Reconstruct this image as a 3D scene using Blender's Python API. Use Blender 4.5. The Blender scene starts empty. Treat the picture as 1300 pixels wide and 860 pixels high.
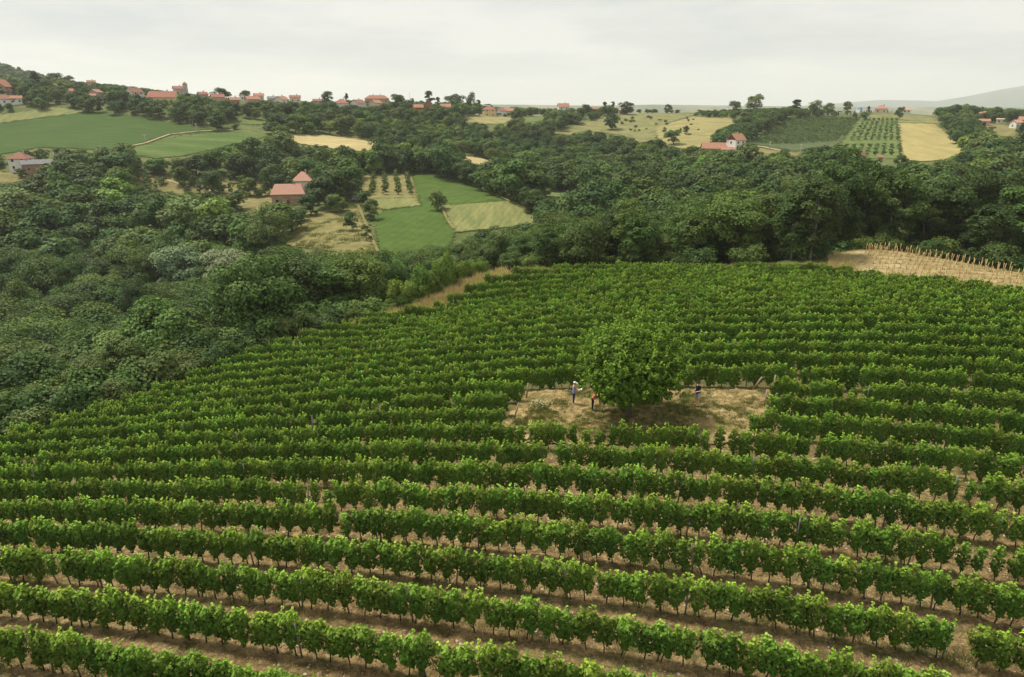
import bpy, bmesh, math, random
import numpy as np
from mathutils import Vector, Matrix
R = math.radians
rng = np.random.default_rng(11)
random.seed(5)
sc = bpy.context.scene
COL = sc.collection

# ------------------------------------------------------------------ view geometry (photo is 1300 x 860)
F = 867.0; CX = 650.0; CY = 430.0
PIT = math.atan((430 - 135) / F)
SP, CP = math.sin(PIT), math.cos(PIT)

def ray(px, py):
    u = (np.asarray(px, float) - CX) / F; v = (np.asarray(py, float) - CY) / F
    return u, CP - v * SP, -(SP + v * CP)

def proj(X, Y, Z):
    zc = Y * CP - Z * SP
    yc = Y * SP + Z * CP
    zc = np.maximum(zc, 0.1)
    return CX + F * X / zc, CY - F * yc / zc, zc

def at(px, py, Y):                       # pixel + forward distance -> point
    u, dy, dz = ray(px, py); t = Y / dy
    return float(u * t), float(Y), float(dz * t)

def at_z(px, Y, Z):                      # pixel column + distance + height -> point
    zc = Y * CP - Z * SP
    return (px - CX) / F * zc, float(Y), float(Z)

# ------------------------------------------------------------------ terrain
AL = R(-11); CA, SA = math.cos(AL), math.sin(AL)
SPACING = 2.703
def row_c(k): return 26.0 + SPACING * (2 - k)
VROWS = {3: [(50, 697.5), (325, 731), (610, 765), (975, 823)], 2: [(50, 665.6), (325, 692), (610, 714), (975, 767), (1250, 804)],
         0: [(50, 617), (610, 632), (975, 667), (1250, 690)], -2: [(50, 576), (610, 569.5), (1250, 603)], -3: [(50, 560.7), (610, 544)],
         -4: [(1250, 541.6)], -5: [(610, 502), (1250, 515)], -6: [(610, 487), (1250, 490.5)], 4: [(50, 737), (610, 832)], 5: [(50, 793.5)]}
quad = []
for k, pts in VROWS.items():
    for x, y in pts:
        u, dy, dz = ray(x, y); t = row_c(k) / (dy * CA - u * SA)
        quad.append((u * t, dy * t, dz * t - 1.75))
EDGE = [(-150, 622, 44), (0, 551, 53), (100, 522, 58), (200, 489, 64), (300, 450, 70), (400, 415, 77), (470, 396, 83), (530, 392, 85), (562, 384, 87), (578, 370, 90), (600, 359, 92),
        (640, 346, 95), (700, 339, 97), (800, 336, 98), (900, 335, 98), (1000, 333, 96), (1050, 339, 92), (1130, 349, 85), (1230, 358, 78), (1300, 369, 73), (1500, 397, 66)]
EDGE = [(x, y + 1.6 * CP * F / (yy * 1.08), yy) for x, y, yy in EDGE]      # those are the tops of the last vines: step down to the soil
for e in EDGE: quad.append(at(*e))
quad = np.array(quad)
def qbasis(X, Y):
    X = X / 40; Y = (Y - 50) / 40
    return np.stack([np.ones_like(X), X, Y, X * X, X * Y, Y * Y, X ** 3, X * X * Y, X * Y * Y, Y ** 3], -1)
qc = np.linalg.lstsq(qbasis(quad[:, 0], quad[:, 1]), quad[:, 2], rcond=None)[0]
ctrl = []
for x, y, yy in EDGE: ctrl.append(at(x, y, yy))
for px in (-150, 50, 250, 450, 650, 850, 1050, 1250, 1450):
    for k in (6, 2, -3, -8, -14):
        u = (px - CX) / F; c = row_c(k)
        t = c / (0.86 * CA - u * SA); X, Y = u * t, 0.86 * t
        if Y < 44 + 0.055 * (px + 150) or px > 640:
            if px > 1000 and Y > 66: continue
            ctrl.append((X, Y, float(qbasis(np.array([X]), np.array([Y]))[0] @ qc)))
for X in (-60, -25, 0, 25, 60):          # ground under and behind the viewpoint
    for Y in (-15, 8):
        ctrl.append((X, Y, -22.5 - 0.03 * max(0, -X) * 1.5))
YV = [(1065, 321, 104), (1110, 318, 107), (1200, 330, 100), (1300, 349, 90), (1450, 374, 82)]
VERGE = [(505, 399, 86), (545, 375, 92), (590, 354, 97), (640, 343, 100)]
for e in YV + VERGE: ctrl.append(at(*e))
for px, Y, Z in [  # hidden valley floor, forest floor
        (-150, 54, -33), (-150, 70, -42), (-150, 100, -50), (-150, 160, -50), (-150, 230, -40), (-150, 300, -27),
        (0, 62, -32), (0, 75, -40), (0, 98, -48), (0, 135, -50), (0, 180, -47), (0, 230, -39), (0, 275, -30),
        (200, 72, -31), (200, 86, -39), (200, 108, -47), (200, 145, -49), (200, 185, -45), (200, 230, -39), (200, 270, -33.5),
        (320, 84, -30), (320, 105, -40), (320, 135, -44), (320, 175, -40), (320, 215, -36.5),
        (420, 86, -28), (420, 100, -34), (420, 125, -41), (420, 150, -38.5),
        (560, 97, -26), (560, 115, -33), (560, 145, -38.5), (700, 108, -25), (700, 128, -33), (700, 160, -38), (700, 190, -36),
        (900, 110, -25), (900, 130, -32), (900, 170, -38), (900, 220, -37), (850, 280, -37), (800, 330, -34), (950, 300, -33),
        (1080, 115, -25), (1080, 140, -33), (1080, 190, -35), (1080, 240, -30), (1200, 114, -26), (1200, 140, -33), (1200, 190, -35), (1200, 250, -30),
        (1350, 105, -26), (1350, 140, -33), (1350, 190, -34), (1350, 260, -29), (650, 300, -35), (700, 380, -33), (600, 420, -26), (800, 420, -27), (520, 460, -14)]:
    ctrl.append(at_z(px, Y, Z))
for e in [  # visible far ground
        (440, 318, 170), (480, 320, 170), (560, 310, 185), (690, 280, 215), (560, 262, 235), (560, 223, 310), (640, 254, 240), (372, 256, 255), (300, 248, 275),
        (480, 222, 320), (455, 265, 232), (180, 222, 290), (715, 255, 240), (770, 258, 245),
        (45, 217, 295), (0, 198, 312), (100, 190, 325), (0, 157, 400), (115, 142, 425), (180, 183, 340), (270, 167, 385), (340, 171, 380), (220, 202, 315),
        (420, 172, 400), (480, 189, 360), (440, 200, 345), (610, 205, 370), (620, 147, 580), (530, 141, 530), (465, 139, 500), (350, 135, 480), (205, 131, 445),
        (130, 124, 480), (75, 118, 540), (0, 134, 420), (0, 113, 520), (-150, 105, 520), (-150, 150, 410), (160, 112, 580),
        (930, 192, 360), (870, 190, 410), (890, 149, 560), (890, 144, 610), (720, 145, 610), (760, 165, 500), (780, 144, 610), (1010, 150, 520), (1010, 190, 400),
        (1100, 200, 375), (1200, 203, 355), (1160, 157, 500), (1110, 142, 560), (1250, 165, 470), (1290, 159, 480), (1290, 200, 330), (1115, 216, 272), (1050, 214, 300),
        (1230, 152, 540), (1400, 160, 480), (1400, 200, 330), (690, 150, 590), (960, 146, 580), (850, 160, 500)]:
    ctrl.append(at(*e))
for px, Y, Z in [(-200, 700, 28), (-200, 950, 56), (0, 950, 43), (60, 900, 20), (110, 850, 3), (0, 720, 18), (0, 1400, 0), (150, 800, 4), (250, 700, -4), (400, 650, -10), (550, 720, -18),
                 (700, 760, -18), (900, 760, -18), (1100, 720, -16), (1300, 700, -20), (1450, 700, -22), (300, 1200, -45), (650, 1200, -60), (1000, 1200, -60), (1300, 1200, -60)]:
    ctrl.append(at_z(px, Y, Z))
for a in (-1.2, -0.6, 0, 0.6, 1.2):
    for D, Z in ((2500, -95), (6000, -110), (16000, -130)):
        ctrl.append((a * D, D - 40, Z))
for a, D, Z in ((-1.3, 90, -34), (-1.3, 200, -45), (-1.3, 500, 0), (1.3, 90, -19), (1.3, 200, -32), (1.3, 500, -10), (-1.3, 1000, 60), (1.3, 1000, -30)):
    ctrl.append((a * D, D - 40, Z))
ctrl = np.array(ctrl)
cD = ctrl[:, 1] + 40
ca, cl, cs = ctrl[:, 0] / cD, np.log(cD), ctrl[:, 2] / cD
def kern(r2): return np.sqrt(r2 + 0.05 ** 2)
N = len(ctrl)
K = kern((ca[:, None] - ca[None]) ** 2 + (cl[:, None] - cl[None]) ** 2) - 0.004 * np.eye(N)
Pm = np.stack([np.ones(N), ca, cl], 1)
Msys = np.block([[K, Pm], [Pm.T, np.zeros((3, 3))]])
wts = np.linalg.solve(Msys, np.concatenate([cs, np.zeros(3)]))
A0, A1, NA = -1.45, 1.45, 300
L0, L1, NL = math.log(14), math.log(16000), 740
ga = np.linspace(A0, A1, NA); gl = np.linspace(L0, L1, NL)
GA, GL = np.meshgrid(ga, gl)             # rows: l
S = np.zeros_like(GA)
for i in range(0, NL, 40):
    a_, l_ = GA[i:i + 40], GL[i:i + 40]
    r2 = (a_[..., None] - ca) ** 2 + (l_[..., None] - cl) ** 2
    S[i:i + 40] = kern(r2) @ wts[:N] + wts[N] + wts[N + 1] * a_ + wts[N + 2] * l_
GD = np.exp(GL); GX = GA * GD; GY = GD - 40
def wob(X, Y, s, ph):
    return (np.sin(X / s + ph) * np.cos(Y / s * 1.13 - ph * 2) + 0.5 * np.sin(X / s * 2.3 - Y / s * 1.7 + ph * 3) + 0.35 * np.cos(X / s * 4.1 + Y / s * 3.7 + ph))
GZ = S * GD
amp = np.clip((GD - 150) / 200, 0, 1)
GZ = GZ + wob(GX, GY, 21, 1.0) * 0.35 * amp + wob(GX, GY, 500, 2.0) * 12 * np.clip((GD - 1200) / 2000, 0, 1)
GZ = GZ + wob(GX, GY, 3.1, 0.4) * 0.05

def H(X, Y):
    X = np.asarray(X, float); Y = np.asarray(Y, float)
    D = np.maximum(Y + 40, 14.5)
    ia = np.clip((X / D - A0) / (A1 - A0) * (NA - 1), 0, NA - 1.001); il = np.clip((np.log(D) - L0) / (L1 - L0) * (NL - 1), 0, NL - 1.001)
    i, j = il.astype(int), ia.astype(int); fi, fj = il - i, ia - j
    return (GZ[i, j] * (1 - fi) * (1 - fj) + GZ[i + 1, j] * fi * (1 - fj) + GZ[i, j + 1] * (1 - fi) * fj + GZ[i + 1, j + 1] * fi * fj)

def cast(px, py, ymin=12.0, ymax=5000.0):      # first hit of the pixel ray with the bare ground
    px = np.atleast_1d(np.asarray(px, float)); py = np.atleast_1d(np.asarray(py, float))
    u, dy, dz = ray(px, py); ux, uz = u / dy, dz / dy
    ys = np.exp(np.linspace(math.log(ymin), math.log(ymax), 700))
    hit = np.full(px.shape, np.nan); prev = np.full(px.shape, ymin)
    live = np.ones(px.shape, bool)
    for Y in ys:
        below = live & (uz * Y < H(ux * Y, np.full(px.shape, Y)))
        if below.any():
            lo, hi = prev[below].copy(), np.full(below.sum(), Y)
            for _ in range(14):
                m = (lo + hi) / 2; b = uz[below] * m < H(ux[below] * m, m)
                hi = np.where(b, m, hi); lo = np.where(b, lo, m)
            hit[below] = hi; live &= ~below
        prev[:] = Y
        if not live.any(): break
    X = ux * hit
    return X, hit, H(np.nan_to_num(X), np.nan_to_num(hit))

def locate(px, base):
    """Where something stands whose foot is seen at this spot; on the skyline: on the ridge itself (and how far its foot drops)."""
    X, Y, Z = cast(px, base)
    if not np.isnan(Y[0]) and Y[0] < 640: return float(X[0]), float(Y[0]), float(Z[0]), 0.0
    ys = np.arange(380, 640, 4.0); u, dy, dz = ray(px, base); xs = u / dy * ys; k = int(np.argmax(H(xs, ys) / ys)); z = float(H(xs[k], ys[k]))
    return float(xs[k]), float(ys[k]), z, max(0.0, float(proj(xs[k], ys[k], z)[1]) - base)

def inpoly(x, y, poly):
    x = np.asarray(x, float); y = np.asarray(y, float)
    r = np.zeros(x.shape, bool); n = len(poly)
    for i in range(n):
        x0, y0 = poly[i]; x1, y1 = poly[(i + 1) % n]
        if y0 == y1: continue
        c = ((y0 > y) != (y1 > y)) & (x < (x1 - x0) * (y - y0) / (y1 - y0) + x0)
        r ^= c
    return r

def dense(poly, step=6, closed=True):
    out = []; n = len(poly)
    for i in range(n if closed else n - 1):
        p, q = poly[i], poly[(i + 1) % n]; m = max(1, int(math.hypot(q[0] - p[0], q[1] - p[1]) / step))
        out += [(p[0] + (q[0] - p[0]) * t / m, p[1] + (q[1] - p[1]) * t / m) for t in range(m)]
    if not closed: out.append(poly[-1])
    return out

def plan(poly, step=6, closed=True):
    d = np.array(dense(poly, step, closed)); X, Y, Z = cast(d[:, 0], d[:, 1])
    ok = ~np.isnan(Y)
    return list(zip(X[ok], Y[ok]))

# ------------------------------------------------------------------ helpers: objects, tags, meshes, materials
def tag(o, label=None, cat=None, group=None, kind=None):
    if label: o['label'] = label
    if cat: o['category'] = cat
    if group: o['group'] = group
    if kind: o['kind'] = kind
    return o

def empty(name, loc, rz=0, scale=(1, 1, 1)):
    o = bpy.data.objects.new(name, None); COL.objects.link(o)
    o.empty_display_size = 0.2
    o.location = loc; o.rotation_euler = (0, 0, rz); o.scale = scale
    return o

def put(name, me, parent=None, mat=None, link=True):
    o = bpy.data.objects.new(name, me)
    if link: COL.objects.link(o)
    if parent is not None: o.parent = parent
    if mat is not None:
        if len(me.materials) == 0: me.materials.append(mat)
        else:
            o.material_slots[0].link = 'OBJECT'; o.material_slots[0].material = mat
    return o

def mesh_np(name, V, Fq, mats=(), midx=None, tint=None, smooth=False):
    me = bpy.data.meshes.new(name)
    V = np.asarray(V, np.float32); Fq = np.asarray(Fq, np.int32); n = Fq.shape[1]
    me.vertices.add(len(V)); me.vertices.foreach_set('co', V.ravel())
    me.loops.add(Fq.size); me.loops.foreach_set('vertex_index', Fq.ravel())
    me.polygons.add(len(Fq)); me.polygons.foreach_set('loop_start', np.arange(0, Fq.size, n, dtype=np.int32))
    for m in mats: me.materials.append(m)
    if midx is not None: me.polygons.foreach_set('material_index', np.asarray(midx, np.int32))
    me.update(calc_edges=True)
    if tint is not None:
        at_ = me.attributes.new('tint', 'FLOAT', 'FACE'); at_.data.foreach_set('value', np.asarray(tint, np.float32))
    if smooth: me.polygons.foreach_set('use_smooth', np.ones(len(Fq), bool))
    return me

class MB:                                # mixed-polygon builder
    def __init__(s): s.v, s.f, s.m = [], [], []
    def poly(s, pts, m=0):
        b = len(s.v); s.v += [tuple(p) for p in pts]; s.f.append(tuple(range(b, b + len(pts)))); s.m.append(m)
    def box(s, x0, x1, y0, y1, z0, z1, m=0, rz=0, o=(0, 0, 0)):
        c, si = math.cos(rz), math.sin(rz)
        P = [(x, y, z) for z in (z0, z1) for (x, y) in ((x0, y0), (x1, y0), (x1, y1), (x0, y1))]
        b = len(s.v); s.v += [(o[0] + x * c - y * si, o[1] + x * si + y * c, o[2] + z) for x, y, z in P]
        for q in ((3, 2, 1, 0), (4, 5, 6, 7), (0, 1, 5, 4), (1, 2, 6, 5), (2, 3, 7, 6), (3, 0, 4, 7)):
            s.f.append(tuple(b + i for i in q)); s.m.append(m)
    def tube(s, pts, rad, n=7, m=0, cap=True):
        pts = [Vector(p) for p in pts]; b = len(s.v); L = len(pts)
        for i, p in enumerate(pts):
            d = (pts[min(i + 1, L - 1)] - pts[max(i - 1, 0)]).normalized()
            a = d.cross(Vector((0.31, 0.95, 0.05))).normalized(); c = d.cross(a)
            r = rad[i] if hasattr(rad, '__len__') else rad
            for k in range(n):
                t = 2 * math.pi * k / n; s.v.append(tuple(p + a * (r * math.cos(t)) + c * (r * math.sin(t))))
        for i in range(L - 1):
            for k in range(n):
                k2 = (k + 1) % n
                s.f.append((b + i * n + k, b + i * n + k2, b + (i + 1) * n + k2, b + (i + 1) * n + k)); s.m.append(m)
        if cap:
            s.f.append(tuple(b + k for k in range(n))[::-1]); s.m.append(m)
            s.f.append(tuple(b + (L - 1) * n + k for k in range(n))); s.m.append(m)
    def mesh(s, name, *mats, smooth=False, fix=False):
        me = bpy.data.meshes.new(name); me.from_pydata(s.v, [], s.f)
        for m in mats: me.materials.append(m)
        if len(mats) > 1: me.polygons.foreach_set('material_index', np.array(s.m, np.int32))
        if smooth: me.polygons.foreach_set('use_smooth', np.ones(len(s.f), bool))
        me.update()
        if fix:
            bm = bmesh.new(); bm.from_mesh(me); bmesh.ops.remove_doubles(bm, verts=bm.verts, dist=1e-4); bmesh.ops.recalc_face_normals(bm, faces=bm.faces); bm.to_mesh(me); bm.free()
        return me

class NT:                                # tiny node helper
    def __init__(s, name):
        s.mat = bpy.data.materials.new(name); s.mat.use_nodes = True; s.t = s.mat.node_tree; s.t.nodes.clear()
        s.out = s.t.nodes.new('ShaderNodeOutputMaterial')
    def n(s, typ, **kw):
        nd = s.t.nodes.new('ShaderNode' + typ)
        for k, v in kw.items():
            if k.startswith('i_'):
                nd.inputs[k[2:].replace('_', ' ')].default_value = v
            else: setattr(nd, k, v)
        return nd
    def l(s, a, b): s.t.links.new(a, b)
    def noise(s, scale, vec=None, detail=4, rough=0.6, dist=0):
        nd = s.n('TexNoise'); nd.inputs['Scale'].default_value = scale; nd.inputs['Detail'].default_value = detail
        nd.inputs['Roughness'].default_value = rough; nd.inputs['Distortion'].default_value = dist
        if vec is not None: s.l(vec, nd.inputs['Vector'])
        return nd.outputs['Fac']
    def ramp(s, fac, stops):
        nd = s.n('ValToRGB'); e = nd.color_ramp.elements
        while len(e) < len(stops): e.new(0.5)
        for i, (p, c) in enumerate(stops): e[i].position = p; e[i].color = (*c, 1) if len(c) == 3 else c
        s.l(fac, nd.inputs['Fac']); return nd.outputs['Color']
    def mix(s, fac, a, b, blend='MIX'):
        nd = s.n('Mix', data_type='RGBA', blend_type=blend)
        for sock, v in ((nd.inputs['Factor'], fac), (nd.inputs['A'], a), (nd.inputs['B'], b)):
            pass
        ins = [i for i in nd.inputs if i.enabled]
        f_, a_, b_ = ins[0], ins[-2], ins[-1]
        for sock, v in ((f_, fac), (a_, a), (b_, b)):
            if hasattr(v, 'links') or isinstance(v, bpy.types.NodeSocket): s.l(v, sock)
            elif isinstance(v, (int, float)): sock.default_value = v
            else: sock.default_value = (*v, 1) if len(v) == 3 else v
        return [o for o in nd.outputs if o.enabled][0]
    def math(s, op, a, b=0.0):
        nd = s.n('Math', operation=op)
        for i, v in enumerate((a, b)):
            if isinstance(v, bpy.types.NodeSocket): s.l(v, nd.inputs[i])
            else: nd.inputs[i].default_value = v
        return nd.outputs[0]
    def pos(s): return s.n('NewGeometry').outputs['Position']
    def mapped(s, vec, scale=(1, 1, 1), rot=(0, 0, 0)):
        nd = s.n('Mapping'); s.l(vec, nd.inputs['Vector']); nd.inputs['Scale'].default_value = scale; nd.inputs['Rotation'].default_value = rot
        return nd.outputs['Vector']
    def done(s, col, rough=0.8, spec=0.3, bump=None, bd=0.05, trans=0.0, bs=0.6):
        p = s.n('BsdfPrincipled'); p.inputs['Roughness'].default_value = rough; p.inputs['Specular IOR Level'].default_value = spec
        if isinstance(col, bpy.types.NodeSocket): s.l(col, p.inputs['Base Color'])
        else: p.inputs['Base Color'].default_value = (*col, 1)
        if bump is not None:
            b = s.n('Bump'); b.inputs['Strength'].default_value = bs; b.inputs['Distance'].default_value = bd; s.l(bump, b.inputs['Height']); s.l(b.outputs[0], p.inputs['Normal'])
        if trans > 0:
            t = s.n('BsdfTranslucent'); m = s.n('MixShader'); m.inputs[0].default_value = trans
            if isinstance(col, bpy.types.NodeSocket): s.l(s.mix(1.0, col, (1.25, 1.3, 0.6), 'MULTIPLY'), t.inputs['Color'])
            s.l(p.outputs[0], m.inputs[1]); s.l(t.outputs[0], m.inputs[2]); s.l(m.outputs[0], s.out.inputs['Surface'])
        else: s.l(p.outputs[0], s.out.inputs['Surface'])
        return s.mat

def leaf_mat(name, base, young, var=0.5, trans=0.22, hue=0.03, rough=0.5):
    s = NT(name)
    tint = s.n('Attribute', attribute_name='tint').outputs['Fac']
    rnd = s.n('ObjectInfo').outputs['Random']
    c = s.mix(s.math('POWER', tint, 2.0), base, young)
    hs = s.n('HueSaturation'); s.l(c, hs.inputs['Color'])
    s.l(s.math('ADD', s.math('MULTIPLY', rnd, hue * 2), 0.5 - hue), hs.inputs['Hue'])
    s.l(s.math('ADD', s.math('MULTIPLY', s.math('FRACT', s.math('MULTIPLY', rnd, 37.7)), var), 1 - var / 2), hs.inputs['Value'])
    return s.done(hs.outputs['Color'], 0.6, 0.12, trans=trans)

def plain(name, col, rough=0.7, spec=0.3, nscale=3.0, amt=0.25, bump=0.0):
    s = NT(name); p = s.pos()
    n = s.noise(nscale, p, 5)
    c = s.mix(n, tuple(x * (1 - amt) for x in col), tuple(min(1, x * (1 + amt)) for x in col))
    return s.done(c, rough, spec, bump=n if bump else None, bd=bump)

M = {}
def leafset():
    M['vine'] = leaf_mat('vine_leaf', (0.082, 0.165, 0.020), (0.36, 0.52, 0.066), 0.5, 0.2, 0.014)  # second colour serves young growth and the painted-in lit tops
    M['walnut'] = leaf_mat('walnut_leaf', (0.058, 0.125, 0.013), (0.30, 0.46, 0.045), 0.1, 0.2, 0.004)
    M['dark'] = leaf_mat('dark_leaf', (0.042, 0.078, 0.020), (0.098, 0.155, 0.036), 0.5, 0.2, 0.02)
    M['mid'] = leaf_mat('mid_leaf', (0.060, 0.108, 0.022), (0.145, 0.21, 0.045), 0.5, 0.2, 0.02)
    M['olive'] = leaf_mat('olive_leaf', (0.090, 0.128, 0.034), (0.165, 0.215, 0.06), 0.45, 0.2, 0.008)
    M['light'] = leaf_mat('light_leaf', (0.11, 0.18, 0.030), (0.23, 0.33, 0.06), 0.35, 0.22, 0.02)
    M['silver'] = leaf_mat('silver_leaf', (0.16, 0.215, 0.105), (0.26, 0.33, 0.17), 0.15, 0.2)
    M['conifer'] = leaf_mat('conifer_needle', (0.034, 0.058, 0.027), (0.058, 0.09, 0.036), 0.3, 0.1)
leafset()
M['bark'] = plain('bark', (0.13, 0.105, 0.08), 0.9, 0.1, 6, 0.5, 0.03)
M['pale_bark'] = plain('pale_bark', (0.27, 0.24, 0.20), 0.9, 0.1, 6, 0.4, 0.02)
M['vine_bark'] = plain('vine_bark', (0.075, 0.058, 0.045), 0.95, 0.1, 20, 0.5, 0.01)
M['post'] = plain('weathered_post', (0.20, 0.195, 0.18), 0.85, 0.2, 9, 0.35)
M['wood_post'] = plain('brown_post', (0.30, 0.22, 0.14), 0.85, 0.2, 9, 0.4)
M['stake'] = plain('fresh_stake', (0.52, 0.35, 0.16), 0.8, 0.2, 5, 0.35)

def grass_mat(name, a, b, c, s1=0.35, s2=0.03, stripe=None, bump=0.05, fine=3.0, lines=None):
    s = NT(name); p = s.pos()
    v = s.mapped(p, *stripe) if stripe else p
    n1 = s.noise(s1, v, 6, 0.65); n2 = s.noise(s2, p, 3); n3 = s.noise(fine, p, 3, 0.7)
    col = s.ramp(n1, [(0.36, a), (0.52, b), (0.68, c)])
    col = s.mix(s.math('MULTIPLY', n2, 0.55), col, b)
    col = s.mix(1.0, col, s.ramp(n3, [(0.3, (0.62, 0.62, 0.62)), (0.7, (1.25, 1.25, 1.2))]), 'MULTIPLY')
    if lines:
        w_ = s.n('TexWave', wave_type='BANDS', bands_direction='X'); w_.inputs['Scale'].default_value = lines[0]; w_.inputs['Distortion'].default_value = 1.2; w_.inputs['Detail Scale'].default_value = 0.3
        s.l(s.mapped(p, (1, 1, 1), (0, 0, R(lines[1]))), w_.inputs['Vector']); k = lines[2]
        col = s.mix(1.0, col, s.ramp(w_.outputs['Fac'], [(0.02, (k, k, k * .9)), (0.22, (1, 1, 1)), (1, (1.04, 1.04, 1.02))]), 'MULTIPLY')
    return s.done(col, 0.9, 0.1, bump=n3, bd=bump)

M['ground'] = grass_mat('meadow_ground', (0.055, 0.085, 0.026), (0.11, 0.13, 0.042), (0.21, 0.19, 0.075), 0.09, 0.02)
M['crop'] = grass_mat('green_crop', (0.040, 0.076, 0.016), (0.055, 0.098, 0.019), (0.085, 0.125, 0.03), 0.35, 0.012, ((0.2, 1.6, 1), (0, 0, R(-25))), 0.2, lines=(0.10, 65, .8))
M['crop_light'] = grass_mat('light_crop', (0.055, 0.105, 0.024), (0.085, 0.135, 0.032), (0.16, 0.175, 0.055), 0.12, 0.015, ((0.3, 1.0, 1), (0, 0, R(-20))), 0.2, lines=(0.09, 60, .78))
M['alfalfa'] = grass_mat('alfalfa', (0.050, 0.092, 0.016), (0.068, 0.113, 0.020), (0.10, 0.14, 0.032), 0.2, 0.02, None, 0.1, lines=(0.12, 12, .92))
M['stubble'] = grass_mat('pale_stubble', (0.12, 0.145, 0.05), (0.185, 0.195, 0.07), (0.26, 0.245, 0.10), 0.3, 0.03, ((1.5, 0.25, 1), (0, 0, R(12))), 0.1, lines=(0.16, 12, .9))
M['wheat'] = grass_mat('ripe_wheat', (0.33, 0.265, 0.125), (0.42, 0.34, 0.165), (0.49, 0.41, 0.22), 0.15, 0.03, ((0.3, 1.2, 1), (0, 0, R(8))), 0.1, lines=(0.08, 40, .82))
M['hay'] = grass_mat('dry_hay', (0.20, 0.18, 0.072), (0.275, 0.24, 0.10), (0.35, 0.305, 0.14), 0.12, 0.02, ((0.6, 1.2, 1), (0, 0, R(8))), 0.1, lines=(0.09, 75, .85))
M['yellow'] = grass_mat('yellow_field', (0.27, 0.23, 0.09), (0.335, 0.28, 0.115), (0.39, 0.335, 0.15), 0.12, 0.02, ((1.2, 0.4, 1), (0, 0, 0)), 0.1, lines=(0.12, 5, .85))
M['tanmeadow'] = grass_mat('tan_meadow', (0.12, 0.115, 0.04), (0.20, 0.175, 0.068), (0.28, 0.24, 0.10), 0.18, 0.03)
M['hillgrass'] = grass_mat('dry_hill_grass', (0.115, 0.125, 0.045), (0.19, 0.185, 0.072), (0.28, 0.25, 0.11), 0.12, 0.02)
M['meadow'] = grass_mat('green_meadow', (0.075, 0.12, 0.03), (0.12, 0.16, 0.045), (0.19, 0.20, 0.07), 0.15, 0.03)
M['slope'] = grass_mat('dark_vine_slope', (0.06, 0.085, 0.035), (0.085, 0.112, 0.045), (0.12, 0.14, 0.058), 0.3, 0.03)
M['path'] = grass_mat('dirt_path', (0.22, 0.19, 0.10), (0.34, 0.28, 0.16), (0.46, 0.38, 0.25), 0.5, 0.1)
M['bare'] = grass_mat('pale_bare_earth', (0.23, 0.18, 0.088), (0.32, 0.255, 0.13), (0.40, 0.33, 0.18), 0.45, 0.1, None, 0.25, 1.6)

def soil_mat():
    s = NT('vineyard_soil'); p = s.pos(); v = s.mapped(p, (0.35, 1.5, 1), (0, 0, -AL))
    big = s.noise(0.55, v, 5, 0.6); clod = s.noise(2.2, p, 6, 0.75, 0.6); fine = s.noise(9.0, p, 3, 0.7); weed = s.noise(0.9, v, 6, 0.75); st = s.noise(11, p, 2, 0.5)
    col = s.ramp(big, [(0.32, (0.17, 0.115, 0.052)), (0.5, (0.245, 0.17, 0.078)), (0.68, (0.34, 0.245, 0.118))])
    col = s.mix(1.0, col, s.ramp(clod, [(0.36, (0.45, 0.43, 0.40)), (0.5, (1, 1, 1)), (0.62, (1.45, 1.42, 1.36))]), 'MULTIPLY')
    col = s.mix(1.0, col, s.ramp(fine, [(0.35, (0.7, 0.7, 0.68)), (0.65, (1.25, 1.25, 1.22))]), 'MULTIPLY')
    col = s.mix(s.ramp(weed, [(0.52, (0, 0, 0)), (0.62, (0.75, 0.75, 0.75))]), col, (0.085, 0.10, 0.03))
    col = s.mix(s.ramp(st, [(0.67, (0, 0, 0)), (0.71, (0.9, 0.9, 0.9))]), col, (0.58, 0.5, 0.38))
    yy = s.n('SeparateXYZ'); s.l(p, yy.inputs[0]); g_ = s.math('ADD', s.math('MULTIPLY', yy.outputs['Y'], 0.05), s.math('MULTIPLY', big, 1.6))
    col = s.mix(s.ramp(s.math('MULTIPLY', g_, 0.2), [(0.50, (0, 0, 0)), (0.72, (.9, .9, .9))]), col, (0.085, 0.105, 0.032))
    return s.done(col, 0.95, 0.1, bump=clod, bd=0.25, bs=1.0)
def straw_mat():
    s = NT('dry_clearing_grass'); p = s.pos(); v = s.mapped(p, (0.5, 1.4, 1), (0, 0, -AL))
    big = s.noise(0.5, v, 6, 0.7); fine = s.noise(6.0, s.mapped(p, (0.6, 1.6, 1)), 5, 0.75); g = s.noise(0.8, v, 5, 0.7)
    col = s.ramp(big, [(0.3, (0.21, 0.15, 0.068)), (0.5, (0.35, 0.255, 0.125)), (0.66, (0.50, 0.38, 0.20))])
    col = s.mix(1.0, col, s.ramp(fine, [(0.3, (0.55, 0.55, 0.5)), (0.5, (1, 1, 1)), (0.7, (1.35, 1.3, 1.2))]), 'MULTIPLY')
    col = s.mix(s.ramp(g, [(0.49, (0, 0, 0)), (0.62, (0.75, 0.75, 0.75))]), col, (0.085, 0.10, 0.03))
    return s.done(col, 0.95, 0.1, bump=fine, bd=0.1, bs=1.0)
M['soil'] = soil_mat(); M['straw'] = straw_mat()

# ------------------------------------------------------------------ ground sheet
idx = np.arange(NL * NA).reshape(NL, NA)
quads = np.stack([idx[:-1, :-1].ravel(), idx[:-1, 1:].ravel(), idx[1:, 1:].ravel(), idx[1:, :-1].ravel()], 1)
gv = np.stack([GX.ravel(), GY.ravel(), GZ.ravel()], 1)
o = put('ground', mesh_np('ground', gv, quads, [M['ground']], smooth=True))
tag(o, 'grassy ground of the rolling hills and valley', 'ground', kind='structure')

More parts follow.
